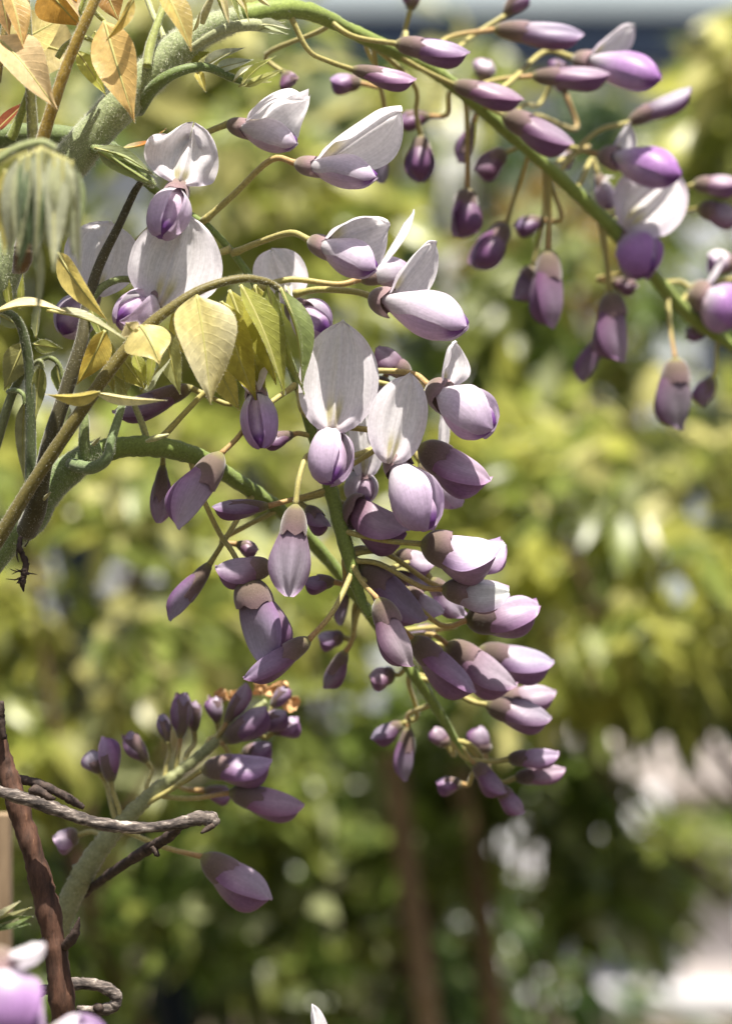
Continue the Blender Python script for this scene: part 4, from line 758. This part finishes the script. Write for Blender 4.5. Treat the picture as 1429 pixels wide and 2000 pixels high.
# left-hand small leaves on a dark upright stalk
t, o0, C, R = stem('compound_leaf', 'small dull green leaves on a dark stalk beside the two olive stalks', 'leaf', [(58, 1000, 8, 22), (60, 930, 8, 22), (60, 820, 7, 21), (57, 720, 6, 20), (45, 650, 4, 18), (28, 618, 2, 15), (0, 604, 2, 12), (-30, 600, 2, 10)], np.array((.065, .085, .032)), M_stalk, hairs=1200, hl=.5)
side(t, o0, 'petiole', [(-10, 880, 14, 18), (20, 780, 12, 18), (50, 715, 10, 14)], (.16, .18, .08)); side(t, o0, 'petiole', [(15, 765, 12, 9), (30, 762, 8, 10), (45, 770, 6, 9), (48, 790, 6, 7)], (.14, .18, .06))
side(t, o0, 'petiole', [(65, 712, 8, 9), (78, 705, 6, 10), (84, 720, 6, 8)], (.18, .20, .08)); side(t, o0, 'petiole', [(68, 708, 10, 9), (95, 698, 12, 11), (115, 712, 12, 10), (122, 740, 12, 7)], (.15, .18, .06))
for a in [
 dict(b=(48, 668), tip=(8, 762), w=56, d=8, roll=.3, fold=.2, bend=.04, col=(.30, .29, .10)),
 dict(b=(66, 672), tip=(122, 680), w=30, d=4, roll=-.5, fold=.3, bend=.06, col=(.26, .28, .08)),
 dict(b=(80, 712), tip=(70, 822), w=34, d=6, roll=.5, fold=.3, bend=-.06, col=(.24, .25, .07)),
 dict(b=(48, 785), tip=(47, 940), w=44, d=12, roll=.6, fold=.35, bend=-.05, col=(.36, .35, .17)),
 dict(b=(110, 712), tip=(122, 780), w=34, d=14, roll=.2, fold=.4, col=(.22, .26, .08)),
 dict(b=(0, 615), tip=(45, 640), w=30, d=6, roll=-.6, fold=.4, col=GREY),
 dict(b=(70, 660), tip=(80, 560), w=26, d=6, roll=.6, fold=.5, col=GREY),
 dict(b=(120, 790), tip=(128, 830), w=34, d=10, roll=.2, fold=.5, col=GREY),
 dict(b=(20, 600), tip=(10, 520), w=22, d=8, roll=.2, fold=.5, col=LIME),
 dict(b=(40, 605), tip=(45, 530), w=18, d=8, roll=.2, fold=.5, col=LIME),
]: leaflet(t, o0, **a)

# blurred drooping tuft of unfolding leaflets, nearer the lens
t, o0, C, R = stem('leaf_tuft', 'soft tuft of drooping grey-green leaflets overlapping the thick downy stem', 'leaf', [(-30, 330, -84, 18), (30, 292, -84, 18), (80, 278, -84, 16), (110, 290, -84, 12)], np.array((.22, .25, .10)), M_stalk, hairs=300)
for k in range(13):
    x0 = 40+k*8.2; x1 = 18+k*11.2; ln = 215+30*math.sin(k*1.7)
    leaflet(t, o0, (x0, 285+abs(k-5)*4), (x1+6*math.sin(k*2.3), 290+ln), 58, -88+3*math.sin(k*3), 4*math.cos(k*2), roll=.8*math.sin(k*1.9), fold=.6, bend=.05*math.cos(k*1.3)+.03, col=[(.50, .52, .36), (.16, .22, .12), (.44, .46, .28), (.22, .27, .12)][k % 4], hairs=80)
leaflet(t, o0, (10, 330), (8, 500), 40, -80, 0, roll=.3, fold=.4, col=(.50, .44, .12), hairs=60)
leaflet(t, o0, (75, 470), (72, 640), 24, -82, 0, roll=.8, fold=.6, col=(.40, .42, .24), hairs=60)
# brown bud scale on the stem's lower part
t, o0, C, R = stem('bud_scale', 'small dark brown bud scale below the drooping leaf tuft', 'bud', [(28, 530, -8, 10), (42, 515, -14, 34), (46, 480, -16, 36), (40, 450, -14, 16), (36, 440, -12, 4)], np.array((.10, .055, .02)), M_calyx, hairs=200, hl=.5, part='scale')

# ---------------------------------------------------------------- twigs and dead wood
def twig(name, label, cat, pts, mat, extra=(), rough=.05, seg=80, seed=3, part='wood'):
    S = spline([list(P(x, y, d))+[r*PX(d)/2] for x, y, d, r in pts], seg); o0 = S[0, :3].copy(); g = np.random.default_rng(seed)
    R = np.abs(S[:, 3])*(1+.06*np.sin(np.arange(seg)*.31+seed)+.05*np.sin(np.arange(seg)*.83)+.03*g.normal(size=seg)); t = thing(name, label, cat, Vector(o0))
    obj(part, tube(part, S[:, :3]-o0, R, 16, None, rough, seed), mat, t)
    for nm, pp, mt in extra:
        E = spline([list(P(x, y, d))+[r*PX(d)/2] for x, y, d, r in pp], 16); obj(nm, tube(nm, E[:, :3]-o0, np.abs(E[:, 3])*(1+.06*g.normal(size=16)), 10, None, .05, seed), mt or mat, t)
    return t, o0
twig('woody_stem', 'reddish brown woody stem rising beside the wooden stake', 'stem', [(140, 2090, 6, 50), (126, 2000, 6, 48), (112, 1880, 5, 47), (92, 1770, 5, 46), (62, 1660, 5, 44), (30, 1560, 6, 42), (5, 1480, 7, 40), (-30, 1380, 8, 38)], M_bark,
     [('spur', [(126, 1850, 3, 16), (142, 1832, 0, 22), (150, 1812, -1, 14), (155, 1792, -2, 3)], M_darktwig), ('spur', [(95, 1830, 6, 16), (72, 1850, 8, 14), (62, 1862, 8, 6)], M_darktwig), ('node', [(8, 1445, 3, 10), (-2, 1400, 3, 24), (4, 1370, 2, 8)], M_darktwig)])
twig('dead_twig', 'dry grey twig with a broken knobbed end lying across the upright bud spray', 'twig', [(-40, 1536, -4, 24), (20, 1552, -4, 25), (90, 1574, -4, 26), (150, 1596, -4, 25), (200, 1610, -4, 24), (260, 1617, -4, 23), (320, 1614, -4, 22), (360, 1606, -4, 24), (392, 1598, -4, 30), (412, 1602, -4, 32), (422, 1614, -4, 18)], M_twig,
     [('bud_knob', [(58, 1548, -8, 8), (70, 1544, -9, 22), (84, 1550, -9, 18), (96, 1558, -9, 14), (108, 1560, -8, 6)], M_darktwig), ('torn_bark', [(418, 1612, -8, 10), (404, 1620, -8, 12), (392, 1628, -9, 3)], M_darktwig), ('torn_bark', [(60, 1552, -9, 5), (58, 1542, -9, 5), (66, 1538, -9, 2)], M_darktwig)])
twig('dead_twig', 'thin dark twig ending in a pale tip above the dry grey twig', 'twig', [(-40, 1512, 14, 18), (20, 1520, 14, 19), (70, 1530, 14, 19), (120, 1552, 14, 18), (150, 1570, 14, 16), (164, 1578, 14, 8)], M_darktwig)
twig('dead_twig', 'dark brown twig slanting down from under the grey twig behind the pale stalk', 'twig', [(360, 1606, 2, 16), (330, 1634, 8, 20), (290, 1658, 16, 22), (240, 1690, 28, 20), (185, 1730, 46, 16), (150, 1760, 56, 12)], M_darktwig, [('spur', [(300, 1655, 12, 14), (306, 1668, 11, 12), (312, 1672, 11, 4)], None)])
twig('curled_twig', 'grey twig curling back on itself behind the foot of the woody stem', 'twig', [(70, 1940, 14, 22), (110, 1928, 16, 22), (160, 1922, 18, 24), (200, 1928, 18, 24), (226, 1946, 18, 24), (222, 1966, 18, 24), (195, 1974, 18, 22), (165, 1972, 18, 16), (150, 1968, 18, 8)], M_twig, [('bud_knob', [(185, 1966, 10, 8), (192, 1970, 9, 22), (200, 1976, 10, 8)], M_darktwig)])
ex = []
gg = np.random.default_rng(11)
for k in range(13):
    a = gg.uniform(-3.4, .4); l = gg.uniform(12, 30); x, y = 42+gg.uniform(-6, 10), 1124+gg.uniform(-10, 12)
    ex.append(('strand', [(x, y, -2, 3.4), (x+l*.5*math.cos(a), y-l*.5*math.sin(a)*.6, -3, 2.6), (x+l*math.cos(a)+gg.uniform(-4, 4), y-l*math.sin(a)*.6+gg.uniform(-5, 5), -3, 1.0)], None))
ex += [('strand', [(34, 1064, 0, 3), (33, 1085, 0, 3), (36, 1098, 0, 1.4)], None), ('strand', [(48, 1068, 0, 3), (54, 1060, 0, 2.4), (56, 1054, 0, 1)], None)]
twig('dead_stalk', 'blackened frayed dead stalk dangling from the lower green stem', 'dead stalk', [(40, 1050, 2, 8), (38, 1068, 0, 11), (44, 1084, 0, 10), (50, 1100, 0, 12), (47, 1120, 0, 13), (44, 1138, 0, 11), (46, 1156, 0, 2)], M_darktwig, ex, rough=.16, seg=40)
# fringed blurred leaf at the left above the corner flowers
t, o0, C, R = stem('leaf_tuft', 'green pointed leaf tuft above the large lilac flowers at the woody stem', 'leaf', [(-50, 1830, -30, 12), (-20, 1815, -30, 12), (5, 1808, -30, 8)], np.array((.2, .24, .09)), M_stalk, hairs=0)
for k, (tp, cl) in enumerate([((62, 1772), (.40, .40, .20)), ((66, 1790), (.16, .22, .06)), ((60, 1806), (.14, .2, .06)), ((40, 1760), (.44, .43, .25))]):
    leaflet(t, o0, (-25, 1812), tp, 30, -30, 0, roll=.5*k-.6, fold=.5, col=cl, hairs=60)
